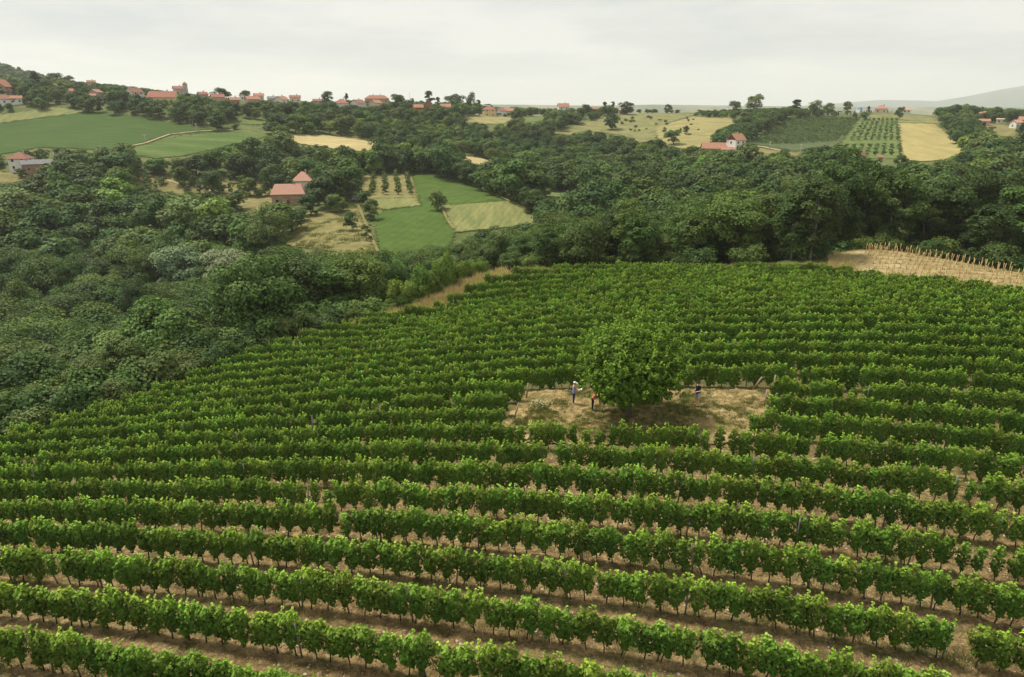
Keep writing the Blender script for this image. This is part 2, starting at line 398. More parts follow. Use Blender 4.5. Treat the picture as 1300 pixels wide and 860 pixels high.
def drape(name, poly, mat, label, lift=0.15, res=1.0, bump=0.0, xy=None, cat='field', kind='structure'):
    """A sheet of land lying on the ground inside a plan outline."""
    xy = xy or plan(poly)
    q = np.array(xy); D = q[:, 1] + 40
    a, l = q[:, 0] / D, np.log(D)
    pa = np.stack([a, l], 1)
    da = res / F; dl = max(da, (l.max() - l.min()) / 160)
    na = int((a.max() - a.min()) / da) + 2; nl = int((l.max() - l.min()) / dl) + 2
    A = np.linspace(a.min(), a.max(), na); Lx = np.linspace(l.min(), l.max(), nl)
    AA, LL = np.meshgrid(A, Lx); DD = np.exp(LL); X = AA * DD; Y = DD - 40
    Z = H(X, Y) + lift
    if bump: Z = Z + (rng.random(X.shape) - 0.5) * 2 * bump
    mid = (AA[:-1, :-1] + AA[1:, 1:]) / 2, (LL[:-1, :-1] + LL[1:, 1:]) / 2
    jw = max(da, 0.12 / D.mean()) * 1.6
    ins = inpoly(mid[0] + jw * wob(mid[0] / da, mid[1] / da, 3.0, 1.3), mid[1] + 0.6 * jw * wob(mid[0] / da, mid[1] / da, 2.3, 0.2), [tuple(p) for p in pa]).ravel()
    ii = np.arange(na * nl).reshape(nl, na)
    qd = np.stack([ii[:-1, :-1].ravel(), ii[:-1, 1:].ravel(), ii[1:, 1:].ravel(), ii[1:, :-1].ravel()], 1)[ins]
    u, inv = np.unique(qd, return_inverse=True)
    V = np.stack([X.ravel(), Y.ravel(), Z.ravel()], 1)[u]
    ob = put(name, mesh_np(name, V, inv.reshape(-1, 4), [mat], smooth=True))
    return tag(ob, label, cat, kind=kind)

def strip(name, line, width, mat, label, lift=0.25, cat='path'):
    p = plan(line, 5, closed=False); L = []; Rr = []
    for i, (x, y) in enumerate(p):
        j0, j1 = max(i - 1, 0), min(i + 1, len(p) - 1); dx, dy = p[j1][0] - p[j0][0], p[j1][1] - p[j0][1]; n = math.hypot(dx, dy) or 1
        w = width * (0.8 + 0.4 * random.random()) / 2
        L.append((x - dy / n * w, y + dx / n * w)); Rr.append((x + dy / n * w, y - dx / n * w))
    V = []; Q = []
    for (a, b) in zip(L, Rr):
        for t in (0, 0.5, 1): x = a[0] + (b[0] - a[0]) * t; y = a[1] + (b[1] - a[1]) * t; V.append((x, y, float(H(x, y)) + lift))
    for i in range(len(L) - 1):
        for k in (0, 1): Q.append((i * 3 + k, i * 3 + k + 1, i * 3 + k + 4, i * 3 + k + 3))
    return tag(put(name, mesh_np(name, V, Q, [mat], smooth=True)), label, cat, kind='structure')

OUTLINES = []
CLEAR = []                               # parts of the landscape the trees leave open (as seen from the viewpoint)
def field(name, poly, mat, label, clear=True, **kw):
    OUTLINES.append(poly)
    if clear: CLEAR.append([(x, min(y, 311 - max(0, x - 560) * .28)) if 230 < y else (x, y) for x, y in poly])
    return drape(name, poly, M[mat], label, **kw)

field('crop_field', [(-60, 160), (0, 157), (60, 149), (118, 142.5), (180, 150), (240, 160), (268, 164), (215, 171), (180, 182), (135, 192), (100, 189), (50, 188), (0, 197), (-60, 200)], 'crop', 'large dark green crop field below the village at left', lift=0.25)
field('crop_field', [(152, 193), (185, 184), (232, 173), (270, 168), (325, 168), (347, 171), (320, 180), (230, 199), (200, 202), (165, 197)], 'crop_light', 'lighter green crop field with worn patches beside the dirt track', lift=0.25)
field('dry_meadow', [(-60, 150), (0, 146), (70, 137), (112, 141), (95, 145), (60, 149), (0, 157), (-60, 160)], 'stubble', 'pale dry strip of meadow above the dark green field', lift=0.3)
field('wheat_field', [(357, 176), (375, 171.5), (430, 173), (478, 180), (488, 190), (460, 193), (430, 190), (400, 186), (375, 182)], 'wheat', 'pale ripe wheat field in front of the wooded slope', lift=0.25)
field('orchard_grass', [(446, 221), (522, 221), (531, 252), (530, 262), (490, 267), (462, 262), (455, 255)], 'tanmeadow', 'tan mown grass under the orchard rows', lift=0.2)
field('vegetable_plot', [(458, 254), (528, 252), (534, 262), (490, 267), (470, 262)], 'stubble', 'pale striped vegetable plot below the orchard rows', lift=0.25)
field('crop_field', [(524, 222), (560, 223), (590, 233), (625, 249), (645, 256), (562, 262), (560, 268), (578, 293), (572, 316), (530, 323), (482, 322), (473, 276), (492, 268), (536, 262), (528, 245)], 'alfalfa', 'bright green crop field in the valley', lift=0.25)
field('hay_field', [(562, 262), (645, 256), (686, 274), (690, 284), (640, 290), (578, 296), (570, 280)], 'stubble', 'pale mown hay field beside the bright green crop', lift=0.3)
field('tan_meadow', [(388, 271), (455, 263), (462, 285), (480, 322), (440, 322), (395, 316), (352, 314), (372, 296)], 'tanmeadow', 'tan mown meadow in front of the brick farmhouse', lift=0.15)
field('tan_meadow', [(168, 222), (235, 224), (300, 234), (345, 226), (349, 262), (320, 272), (300, 262), (296, 250), (262, 246), (225, 248), (165, 236)], 'tanmeadow', 'dry meadow with small fruit trees left of the farmhouse', lift=0.15)
field('valley_meadow', [(630, 230), (680, 237), (712, 243), (750, 248), (777, 253), (772, 262), (738, 270), (705, 260), (672, 246)], 'meadow', 'bright green meadow strip in the wooded valley', lift=0.2)
field('hill_meadow', [(700, 170), (740, 156), (760, 150), (800, 144), (890, 145), (875, 148), (838, 160), (832, 178), (812, 182), (790, 172), (745, 166), (722, 172)], 'hillgrass', 'green hillside meadow dotted with bushes under the ridge', lift=0.2)
field('hay_field', [(832, 162), (880, 148.5), (950, 152), (925, 160), (906, 172), (903, 186), (870, 190), (838, 184)], 'hay', 'pale golden hay field left of the white hill house', lift=0.3)
field('vineyard_slope', [(948, 182), (975, 168), (1003, 151), (1092, 150), (1078, 168), (1062, 186), (1010, 192), (975, 186)], 'slope', 'grey green slope under the far vineyard', lift=0.2)
field('orchard_grass', [(1062, 190), (1092, 152), (1141, 151), (1142, 202), (1085, 202)], 'meadow', 'mown green grass under the far orchard rows', lift=0.2)
field('yellow_field', [(1142, 157), (1185, 158), (1200, 168), (1226, 193), (1200, 203), (1172, 206), (1145, 203)], 'yellow', 'golden yellow mown field beside the far orchard', lift=0.3)
field('hill_meadow', [(1095, 151), (1110, 145), (1190, 144), (1192, 157), (1142, 156)], 'hillgrass', 'green grass strip on the ridge above the golden field', lift=0.15)
field('hill_meadow', [(1250, 166), (1252, 158), (1290, 160), (1292, 168), (1288, 174), (1254, 173)], 'tanmeadow', 'pale meadow between the houses at the right edge', lift=0.2)
field('wheat_field', [(572, 197), (600, 198), (640, 211), (652, 216), (630, 214), (606, 211), (590, 204)], 'wheat', 'narrow strip of ripe wheat behind the tree line', lift=0.25)
field('dry_meadow', [(575, 154), (600, 149), (612, 147), (655, 150), (642, 157), (618, 158), (600, 156)], 'hay', 'dry mown grass below the yellow house on the ridge', lift=0.2)
field('hill_meadow', [(330, 152), (290, 155), (305, 158), (345, 159)], 'meadow', 'small green plot among the trees below the village', lift=0.2)
field('hill_meadow', [(660, 149), (690, 147), (692, 153), (668, 156)], 'meadow', 'small green plot left of the white ridge house', lift=0.2)
field('bare_field', [(1112, 213), (1145, 215), (1140, 222), (1114, 222)], 'bare', 'small patch of pale bare earth among the trees', lift=0.3)
field('hill_meadow', [(0, 219), (34, 219), (60, 221), (45, 226), (20, 232), (0, 234), (-40, 234), (-40, 219)], 'tanmeadow', 'rough grass in front of the old white farmhouse', lift=0.15)
field('hill_meadow', [(325, 186), (440, 196), (436, 200), (330, 192)], 'tanmeadow', 'rough grass under the young orchard below the wheat', lift=0.15)
field('hill_meadow', [(930, 196), (950, 186), (995, 193), (1020, 194), (1018, 199), (960, 200)], 'tanmeadow', 'rough grass beside the white hill house', lift=0.15)
strip('dirt_track', [(135, 197), (150, 190), (185, 183), (215, 172), (255, 167.5), (270, 167), (296, 166)], 1.3, M['path'], 'pale dirt track between the two green fields', 0.6)
strip('dirt_track', [(168, 218), (200, 226), (240, 238), (262, 242), (300, 248), (345, 249)], 1.3, M['path'], 'pale dirt track leading to the brick farmhouse', 0.3)
strip('dirt_track', [(560, 264), (568, 281), (576, 293)], 0.8, M['tanmeadow'], 'worn strip between the green crop and the hay field', 0.6)
strip('dirt_track', [(590, 232), (640, 254), (688, 276)], 0.8, M['tanmeadow'], 'worn strip along the hedge of the valley field', 0.6)
strip('dirt_track', [(455, 262), (470, 300), (480, 322)], 0.8, M['tanmeadow'], 'worn strip between the tan meadow and the green crop', 0.6)
strip('gravel_lane', [(948, 186), (968, 187.5), (993, 193)], 3, M['path'], 'pale gravel lane right of the white hill house', 0.5)

# vineyard outline in plan
EP = [at(*e)[:2] for e in EDGE]
VINE_POLY = EP + [(85, 20), (85, -12), (-75, -12), (-70, 20)]
SOIL_POLY = [(x, y) for x, y in VINE_POLY]
CLEARING_PX = [(634, 562), (646, 532), (660, 510), (668, 499), (760, 497), (900, 497), (978, 498), (974, 508), (968, 525), (960, 545), (956, 560), (900, 568), (800, 566), (700, 566)]
CLEARING = plan(CLEARING_PX)
drape('vineyard_soil', None, M['soil'], 'tan tilled soil under the vine rows', 0.06, 2.0, 0.035, xy=SOIL_POLY, cat='soil')
drape('clearing', None, M['straw'], 'dry straw coloured grass clearing round the single tree', 0.17, 1.5, 0.03, xy=CLEARING, cat='clearing')
YV_PX = [(1052, 338), (1056, 330), (1066, 322), (1110, 318.5), (1200, 330.5), (1300, 349.5), (1440, 374), (1500, 396), (1300, 369), (1230, 359), (1130, 350)]
YVP = [EP[16], at(1052, 326, 102)[:2], at(1065, 321, 104)[:2], at(1110, 318, 107)[:2], at(1200, 330, 100)[:2], at(1300, 349, 90)[:2], at(1450, 374, 82)[:2], EP[20], EP[19], EP[18], EP[17]]
drape('staked_plot', None, M['bare'], 'bare tan earth of the newly staked plot beyond the vines', 0.14, 1.5, 0.03, xy=YVP, cat='field')
GP = [at(*q)[:2] for q in VERGE] + [EP[11], EP[10], EP[9], EP[8], EP[7]]
drape('dry_verge', None, M['hay'], 'dry grass verge at the far left corner of the vineyard', 0.15, 1.0, 0.03, xy=GP, cat='verge')

# ------------------------------------------------------------------ foliage
def unit(v): return v / np.maximum(np.linalg.norm(v, axis=-1, keepdims=True), 1e-9)
def rdir(n, r=None):
    return unit((r or rng).normal(size=(n, 3)))

def leaf_geo(C, Nn, size, aspect=0.8, fold=0.22, r=None):
    r = r or rng
    n = len(C); Nn = unit(Nn); t = unit(np.cross(Nn, rdir(n, r))); b = np.cross(Nn, t)
    s = np.broadcast_to(np.asarray(size, float), (n,))[:, None]
    V = np.empty((n, 4, 3))
    V[:, 0] = C - t * s * 0.5; V[:, 2] = C + t * s * 0.5 - Nn * s * fold * 0.5
    V[:, 1] = C + b * s * 0.5 * aspect + Nn * s * fold * 0.4 + t * s * 0.08; V[:, 3] = C - b * s * 0.5 * aspect + Nn * s * fold * 0.4 + t * s * 0.08
    return V.reshape(-1, 3), np.arange(n * 4).reshape(n, 4)

def crown_geo(seed, h, r, base, ncl, nleaf, lsize, up=0.45, flat=1.0, taper=0.0, ragged=0.25, cl=(0.26, 0.42), jit=0.32):
    """A tree crown: leaf faces on many leafy boughs spread through the crown volume. Returns verts, quads, bough centres."""
    g = np.random.default_rng(seed)
    zc = (h + base) / 2; rz = (h - base) / 2
    d = rdir(ncl, g); d[:, 2] = d[:, 2] * 0.9 + 0.1; d = unit(d)
    rad = g.uniform(0.50, 0.86, ncl) * (1 + ragged * g.normal(size=ncl) * 0.6)
    cc = d * rad[:, None] * np.array([r, r, rz])
    if taper: cc[:, :2] *= (1 - taper * (cc[:, 2:] / rz * 0.5 + 0.5))
    cc[:, 2] += zc
    cr = g.uniform(cl[0], cl[1], ncl) * r * (1 + 0.2 * g.normal(size=ncl)).clip(0.5, 1.6)
    w = cr ** 2 / (cr ** 2).sum(); k = g.choice(ncl, nleaf, p=w)
    ld = rdir(nleaf, g); ld[:, 2] = np.where(ld[:, 2] < -0.35, -ld[:, 2], ld[:, 2]); ld = unit(ld)
    rr = g.uniform(0.62, 1.06, nleaf)
    P = cc[k] + ld * (cr[k] * rr)[:, None] * np.array([1, 1, 0.8 * flat])
    outw = unit(P - np.array([0, 0, zc]))
    Nn = unit(ld * 0.7 + outw * 0.35 + np.array([0, 0, up]) + g.normal(size=(nleaf, 3)) * jit)
    V, Q = leaf_geo(P, Nn, lsize * g.uniform(0.65, 1.3, nleaf), r=g)
    return V, Q, cc, g.random(nleaf)

def trunk_mesh(name, seed, h, r0, cc, mat, nlimb=5, top=0.62, lean=0.03):
    g = np.random.default_rng(seed); mb = MB()
    n = 6; P = [(0, 0, -0.6)]; x = y = 0
    for i in range(1, n): x += g.normal() * lean * h / n * 2; y += g.normal() * lean * h / n * 2; P.append((x, y, h * top * i / (n - 1)))
    rr = [r0 * 1.25] + [r0 * (1 - 0.72 * i / (n - 1)) for i in range(1, n)]
    mb.tube(P, rr, 7)
    if len(cc):
        for j in g.choice(len(cc), min(nlimb, len(cc)), replace=False):
            i = int(g.integers(2, n)); a = Vector(P[i]); b = Vector(cc[j]); m = a.lerp(b, 0.5) + Vector((0, 0, -0.06 * h * g.random()))
            mb.tube([a, m, a.lerp(b, 0.92)], [rr[i] * 0.6, rr[i] * 0.42, rr[i] * 0.16], 5)
    return mb.mesh(name, mat, smooth=True)

KINDS = {}
def make_kind(name, n, h, r, base, ncl, leaves, lsize, tones, trunk_r, bark='bark', **kw):
    top = kw.pop('top', 0.62); out = []
    for i in range(n):
        sd = abs(hash(name)) % 1000 if False else sum(map(ord, name)) + 17 * i
        g = np.random.default_rng(sd); hh = h * g.uniform(0.9, 1.1); rr = r * g.uniform(0.9, 1.1)
        V, Q, cc, tint = crown_geo(sd, hh, rr, base, ncl, leaves, lsize, **kw)
        out.append(dict(crown=mesh_np(name + '_crown', V, Q, [M[tones[0]]], tint=tint), trunk=trunk_mesh(name + '_trunk', sd, hh, trunk_r, cc, M[bark], top=top),
                        V=V, Q=Q, tint=tint, h=hh, r=rr))
    KINDS[name] = dict(v=out, tones=tones, h=h, r=r, bark=bark)

# near kinds (many small leaf faces), far kinds (fewer, larger)
make_kind('broadleaf_tree', 7, 10, 3.9, 0.3, 34, 9500, 0.31, ['dark', 'mid', 'olive', 'light'], 0.22, cl=(0.28, 0.46), ragged=.2)
make_kind('slender_tree', 3, 12.5, 2.9, 1.6, 44, 6000, 0.31, ['mid', 'olive', 'dark'], 0.16, 'pale_bark', top=0.75, cl=(0.28, 0.46))
make_kind('tall_tree', 3, 18, 5.4, 2.2, 90, 20000, 0.36, ['dark', 'mid', 'olive'], 0.3, 'pale_bark', cl=(0.18, 0.30), ragged=0.3, top=0.7)
make_kind('distant_tree', 7, 9, 3.6, 0.0, 20, 1900, 0.60, ['dark', 'mid', 'olive', 'light'], 0.2, cl=(0.32, 0.5), ragged=.2)
make_kind('poplar_tree', 2, 13, 1.5, 0.8, 26, 700, 0.8, ['dark', 'conifer'], 0.2, taper=0.45, cl=(0.4, 0.6))
make_kind('conifer_tree', 2, 12, 2.6, 0.8, 30, 900, 0.8, ['conifer', 'dark'], 0.22, taper=0.85, cl=(0.2, 0.36))
make_kind('shrub', 4, 2.6, 1.9, -0.1, 22, 2400, 0.21, ['mid', 'light', 'olive', 'dark'], 0.06)
make_kind('fruit_tree', 3, 3.8, 1.5, 0.5, 16, 420, 0.42, ['mid', 'olive', 'dark'], 0.09)
make_kind('willow_tree', 2, 9.5, 4.0, 0.8, 26, 8000, 0.32, ['silver'], 0.25, up=0.5, cl=(0.34, 0.5), ragged=.12)

def slow_scale(v): return (v, v, v)
PLACED = []                              # every tree that becomes an object: dict
def tree(kind, x, y, h=None, r=None, tone=None, var=None, label=None, group=None, z=None, cat='tree', name=None):
    kd = KINDS[kind]; i = int(rng.integers(len(kd['v']))) if var is None else var; v = kd['v'][i]
    tone = tone or kd['tones'][0]
    sz = (h or v['h']) / v['h']; sx = (r or v['r'] * sz) / v['r']
    z = float(H(x, y)) if z is None else z
    PLACED.append(dict(kind=kind, v=i, x=x, y=y, z=z, sz=sz, sx=sx, h=sz * v['h'], r=sx * v['r'], tone=tone, rz=random.random() * 6.28, label=label, group=group, cat=cat, name=name or kind))
    return PLACED[-1]

def by_px(kind, px, base, h_px, w_px=None, tone=None, **kw):
    """A tree whose foot is seen at this spot and that is this tall in the photo."""
    X, Y, Z, drop = locate(px, base); zc = Y * CP - Z * SP
    return tree(kind, X, Y, (h_px + drop) * zc / F * 1.02, (w_px * zc / F / 2) if w_px else None, tone, **kw)

# ---- single trees and bushes one can pick out in the photo
by_px('willow_tree', 234, 378, 66, 58, 'silver', label='silvery grey green willow standing in the dark wood, left of its twin', group='silvery willows in the wood')
by_px('willow_tree', 290, 376, 60, 56, 'silver', label='silvery grey green willow in the dark wood, the right one of the pair', group='silvery willows in the wood')
SINGLE = [
    ('distant_tree', 447, 293, 24, 20, 'dark', 'round dark fruit tree alone in the tan mown meadow'),
    ('fruit_tree', 466, 306, 22, 16, 'olive', 'small thin tree at the edge of the bright green valley crop'),
    ('distant_tree', 471, 280, 26, 24, 'olive', 'bushy olive tree at the left corner of the valley crop field'),
    ('distant_tree', 555, 268, 28, 24, 'olive', 'bushy olive tree standing alone in the green valley crop field'),
    ('distant_tree', 395, 274, 27, 28, 'dark', 'dark leafy tree right in front of the brick farmhouse corner'),
    ('distant_tree', 440, 256, 46, 44, 'dark', 'large dark tree between the farmhouse and the orchard rows'),
    ('distant_tree', 418, 254, 36, 32, 'mid', 'mid green tree behind the parked car at the farm'),
    ('distant_tree', 428, 270, 24, 30, 'mid', 'low bushy tree in front of the parked car at the farm'),
    ('distant_tree', 461, 261, 22, 22, 'dark', 'small dark tree at the lower left corner of the orchard rows'),
    ('distant_tree', 486, 206, 32, 28, 'dark', 'dark round tree at the right end of the pale wheat field'),
    ('distant_tree', 777, 165, 20, 20, 'dark', 'dark round tree alone on the hillside below the beige stone hut'),
    ('distant_tree', 855, 184, 22, 22, 'mid', 'mid green bushy tree at the foot of the golden hay field'),
    ('conifer_tree', 871, 171, 11, 12, 'dark', 'small dark pointed tree alone in the golden hay field'),
    ('distant_tree', 741, 252, 20, 17, 'olive', 'pale bushy tree alone in the valley meadow strip'),
    ('distant_tree', 692, 250, 26, 28, 'mid', 'round tree at the left end of the valley meadow strip'),
    ('conifer_tree', 48, 119, 28, 17, 'conifer', 'tall dark conifer towering over the village at far left'),
    ('distant_tree', 71, 110, 18, 22, 'dark', 'broad dark tree on the skyline right of the tall conifer'),
    ('distant_tree', 88, 110, 13, 16, 'dark', 'round dark tree on the skyline above the pink roofed house'),
    ('distant_tree', 282, 128, 17, 22, 'dark', 'dark spreading tree on the skyline between two village roofs'),
    ('distant_tree', 312, 128, 12, 16, 'dark', 'rounded dark tree behind the white gabled village house'),
    ('distant_tree', 418, 136, 19, 18, 'dark', 'dark round tree left of the white house with red hip roof'),
    ('conifer_tree', 441, 135, 16, 8, 'conifer', 'thin pointed conifer behind the white house with red hip roof'),
    ('distant_tree', 504, 139, 22, 18, 'dark', 'round dark tree right of the long reddish village building'),
    ('poplar_tree', 524, 140, 15, 6, 'dark', 'narrow columnar tree left of the small red brick house'),
    ('poplar_tree', 545, 138, 23, 11, 'dark', 'tallest columnar tree on the skyline above the brick house'),
    ('poplar_tree', 556, 139, 16, 6, 'dark', 'narrow dark cypress right of the tallest columnar tree'),
    ('distant_tree', 577, 139, 18, 26, 'dark', 'broad dark tree clump right of the house with a porch'),
    ('distant_tree', 598, 137, 19, 13, 'dark', 'tall lumpy dark tree left of the yellow ridge house'),
    ('poplar_tree', 608, 141, 14, 8, 'conifer', 'dark cypress touching the yellow ridge house'),
    ('distant_tree', 583, 147, 15, 20, 'light', 'light green round tree below the dark skyline clump'),
    ('distant_tree', 744, 146, 14, 13, 'dark', 'dark round tree right of the white ridge house'),
    ('distant_tree', 752, 152, 9, 11, 'dark', 'low dark bush in front of the orange roofed shed'),
    ('distant_tree', 725, 157, 14, 26, 'mid', 'mid green thicket below the white ridge house'),
    ('distant_tree', 772, 148, 14, 19, 'mid', 'mid green bushy tree left of the beige stone hut'),
    ('poplar_tree', 767, 147, 18, 6, 'dark', 'slim poplar rising at the left of the bushy ridge tree'),
    ('poplar_tree', 778, 147, 18, 6, 'dark', 'slim poplar rising behind the right half of the bushy ridge tree'),
    ('distant_tree', 795, 146, 16, 19, 'dark', 'dark sloping tree clump right behind the beige stone hut'),
    ('distant_tree', 848, 143, 10, 10, 'dark', 'small dark tree alone on the bare ridge line'),
    ('distant_tree', 931, 141, 15, 15, 'dark', 'dark ball shaped tree on the ridge above the golden hay field'),
    ('distant_tree', 958, 143, 22, 22, 'olive', 'large olive green tree on the ridge right of the ball shaped one'),
    ('poplar_tree', 1010, 145, 19, 13, 'dark', 'dark egg shaped tree at the top left of the far vineyard'),
    ('distant_tree', 1034, 147, 19, 20, 'olive', 'broad olive tree behind the upper edge of the far vineyard'),
    ('distant_tree', 1051, 146, 14, 16, 'light', 'light green tree beside the hillside graveyard'),
    ('distant_tree', 1075, 145, 15, 13, 'olive', 'olive round tree in the middle of the graveyard'),
    ('distant_tree', 1098, 152, 9, 11, 'dark', 'dark low bush at the top corner of the far orchard'),
    ('conifer_tree', 1102, 144, 9, 6, 'conifer', 'tiny dark conifer between the chapel and the cream house'),
    ('distant_tree', 1141, 152, 17, 10, 'dark', 'lone tree with bare trunk above the golden yellow field'),
    ('conifer_tree', 1294, 178, 22, 9, 'conifer', 'dark pointed conifer between the houses at the right edge'),
    ('distant_tree', 28, 226, 12, 12, 'dark', 'small dark tree at the corner of the old white farmhouse'),
    ('distant_tree', 270, 248, 34, 32, 'dark', 'dark round tree at the bend of the track left of the farmhouse'),
    ('distant_tree', 318, 250, 24, 24, 'mid', 'mid green round tree on the dry meadow left of the farmhouse'),
    ('distant_tree', 232, 236, 24, 22, 'mid', 'mid green tree above the dirt track in the dry meadow'),
    ('distant_tree', 300, 268, 26, 30, 'dark', 'dark tree at the lower corner of the farmhouse meadow'),
    ('fruit_tree', 49, 217, 10, 8, 'mid', 'small round tree in front of the long brick barn'),
]
for kind, px, base, hp, wp, tone, lab in SINGLE:
    by_px(kind, px, base, hp, wp, tone, label=lab, cat='bush' if 'bush' in lab.split() and 'tree' not in lab else 'tree')

for px, top, Y, r_, tone, lab in ((1020, 226, 112, 4.6, 'dark', 'tall dark tree left of the highest one behind the staked plot'), (1056, 191, 119, 5.4, 'dark', 'highest tree of the belt, rising over the far orchard'), (1094, 200, 122, 5.0, 'dark', 'tall tree just right of the highest one in the belt'),
                                  (1128, 214, 118, 4.8, 'mid', 'tall tree in the belt below the bare earth patch'), (1172, 236, 121, 4.8, 'dark', 'lower dark tree of the belt left of the broad pair'), (1214, 213, 118, 5.6, 'dark', 'broad tall dark tree behind the middle of the staked plot'),
                                  (1252, 216, 116, 5.4, 'dark', 'broad tall dark tree right of the middle of the staked plot'), (1296, 226, 110, 5.2, 'mid', 'tall tree of the belt at the right edge'), (985, 232, 114, 4.6, 'olive', 'olive green tall tree at the left end of the high belt'),
                                  (905, 238, 125, 5.0, 'mid', 'tall rounded tree standing above the crest of the vineyard')):
    X, Y, Z0 = at_z(px, Y, -26); Z0 = float(H(X, Y)); zt = at(px, top, Y)[2]
    tree('tall_tree', X, Y, (zt - Z0) * 1.0, r_, tone, label=lab, group='tall trees behind the vineyard')
for px, py, hp, wp in [(498, 402, 24, 24), (512, 396, 26, 26), (522, 391, 30, 26), (532, 385, 28, 28), (543, 379, 32, 26), (551, 373, 26, 26), (560, 369, 30, 24), (568, 364, 24, 24), (578, 360, 28, 24), (588, 356, 24, 22), (600, 351, 20, 20), (515, 404, 18, 20),
                       (527, 399, 20, 20), (538, 392, 18, 20), (490, 408, 20, 22), (612, 347, 18, 20), (556, 380, 15, 16), (574, 369, 16, 16), (546, 388, 14, 16), (508, 388, 34, 28), (536, 374, 36, 28), (565, 356, 34, 28)]:
    Y0 = float(np.interp(px, [490, 545, 590, 640], [88, 93, 98, 101])); X0 = (px - CX) / F * (Y0 * CP + 25 * SP); Z0 = float(H(X0, Y0)); zt = at(px, py - hp, Y0)[2]
    tree('shrub', X0, Y0, max(1.3, zt - Z0), wp * 100 / F / 2, 'light' if random.random() < .8 else 'olive', group='bushes along the vineyard edge', cat='bush')
# ---- orchard rows
for j, (xt, xb) in enumerate(((460, 455), (474, 474), (488, 490), (502, 506), (516, 521))):
    for i in range(8):
        t = i / 7; by_px('fruit_tree', xt + (xb - xt) * t + random.uniform(-1, 1), 223 + 25 * t, 9 + 2.5 * t, 7 + 3 * t, random.choice(['mid', 'olive']), group='fruit trees in the orchard by the farmhouse')
for j in range(8):
    xt, xb = 1098 + j * 5.6, 1068 + j * 10.6
    for i in range(10):
        t = i / 9
        if abs(t - 0.62) < 0.05: continue
        by_px('fruit_tree', xt + (xb - xt) * t + random.uniform(-.5, .5), 154 + 44 * t, 4.5 + 2 * t, 4.5 + 2.5 * t, random.choice(['mid', 'mid', 'dark']), group='fruit trees in the far orchard rows')
for i in range(46):
    by_px('fruit_tree', random.uniform(170, 345), random.uniform(226, 252), random.uniform(8, 15), random.uniform(7, 12), random.choice(['mid', 'dark']), group='small trees on the dry meadow')
for i in range(44):
    t = random.random(); by_px('fruit_tree', 328 + 112 * t, 189 + 9 * t + random.uniform(-2, 2), random.uniform(8, 11), random.uniform(6, 8), random.choice(['mid', 'olive']), group='young orchard trees below the wheat')
for i in range(34):
    by_px('shrub', random.uniform(765, 890), random.uniform(148, 172), random.uniform(1.5, 4), random.uniform(3, 6), random.choice(['olive', 'mid', 'dark']), group='low bushes scattered on the hillside meadow', cat='bush')

# ---- vineyard vines: row by row
def row_pt(k, s):
    c = row_c(k); return -SA * c + CA * s, CA * c + SA * s
def near_ok(x, y):
    return inpoly(np.array([x]), np.array([y]), VINE_POLY)[0] and not inpoly(np.array([x]), np.array([y]), CLEARING)[0]
VSP = 0.82
vines = []
for k in range(7, -26, -1):
    s = np.arange(-110, 110, VSP) + rng.random() * VSP
    s = s + rng.normal(size=len(s)) * 0.06
    c = row_c(k); X = -SA * c + CA * s; Y = CA * c + SA * s
    ok = inpoly(X, Y, VINE_POLY) & ~inpoly(X, Y, CLEARING) & (Y > 12)
    Z = H(X, Y); px, py, zc = proj(X, Y, Z + 1.0)
    ok &= (px > -170) & (px < 1470) & (py < 960)
    ok &= rng.random(len(s)) > (0.005 if k > -8 else 0.003)
    thin = 0
    for i in np.nonzero(ok)[0]:
        thin = max(thin - 1, 0)
        if thin == 0 and rng.random() < 0.012: thin = int(rng.integers(1, 4))
        hs = rng.uniform(0.97, 1.14) * (0.86 if thin else 1)
        weak = thin or (k == -3 and 650 < px[i] < 950 and rng.random() < 0.6)
        vines.append((k, X[i], Y[i], Z[i], px[i], py[i], zc[i], hs, bool(weak)))
NVAR = 8; NTHIN = 4
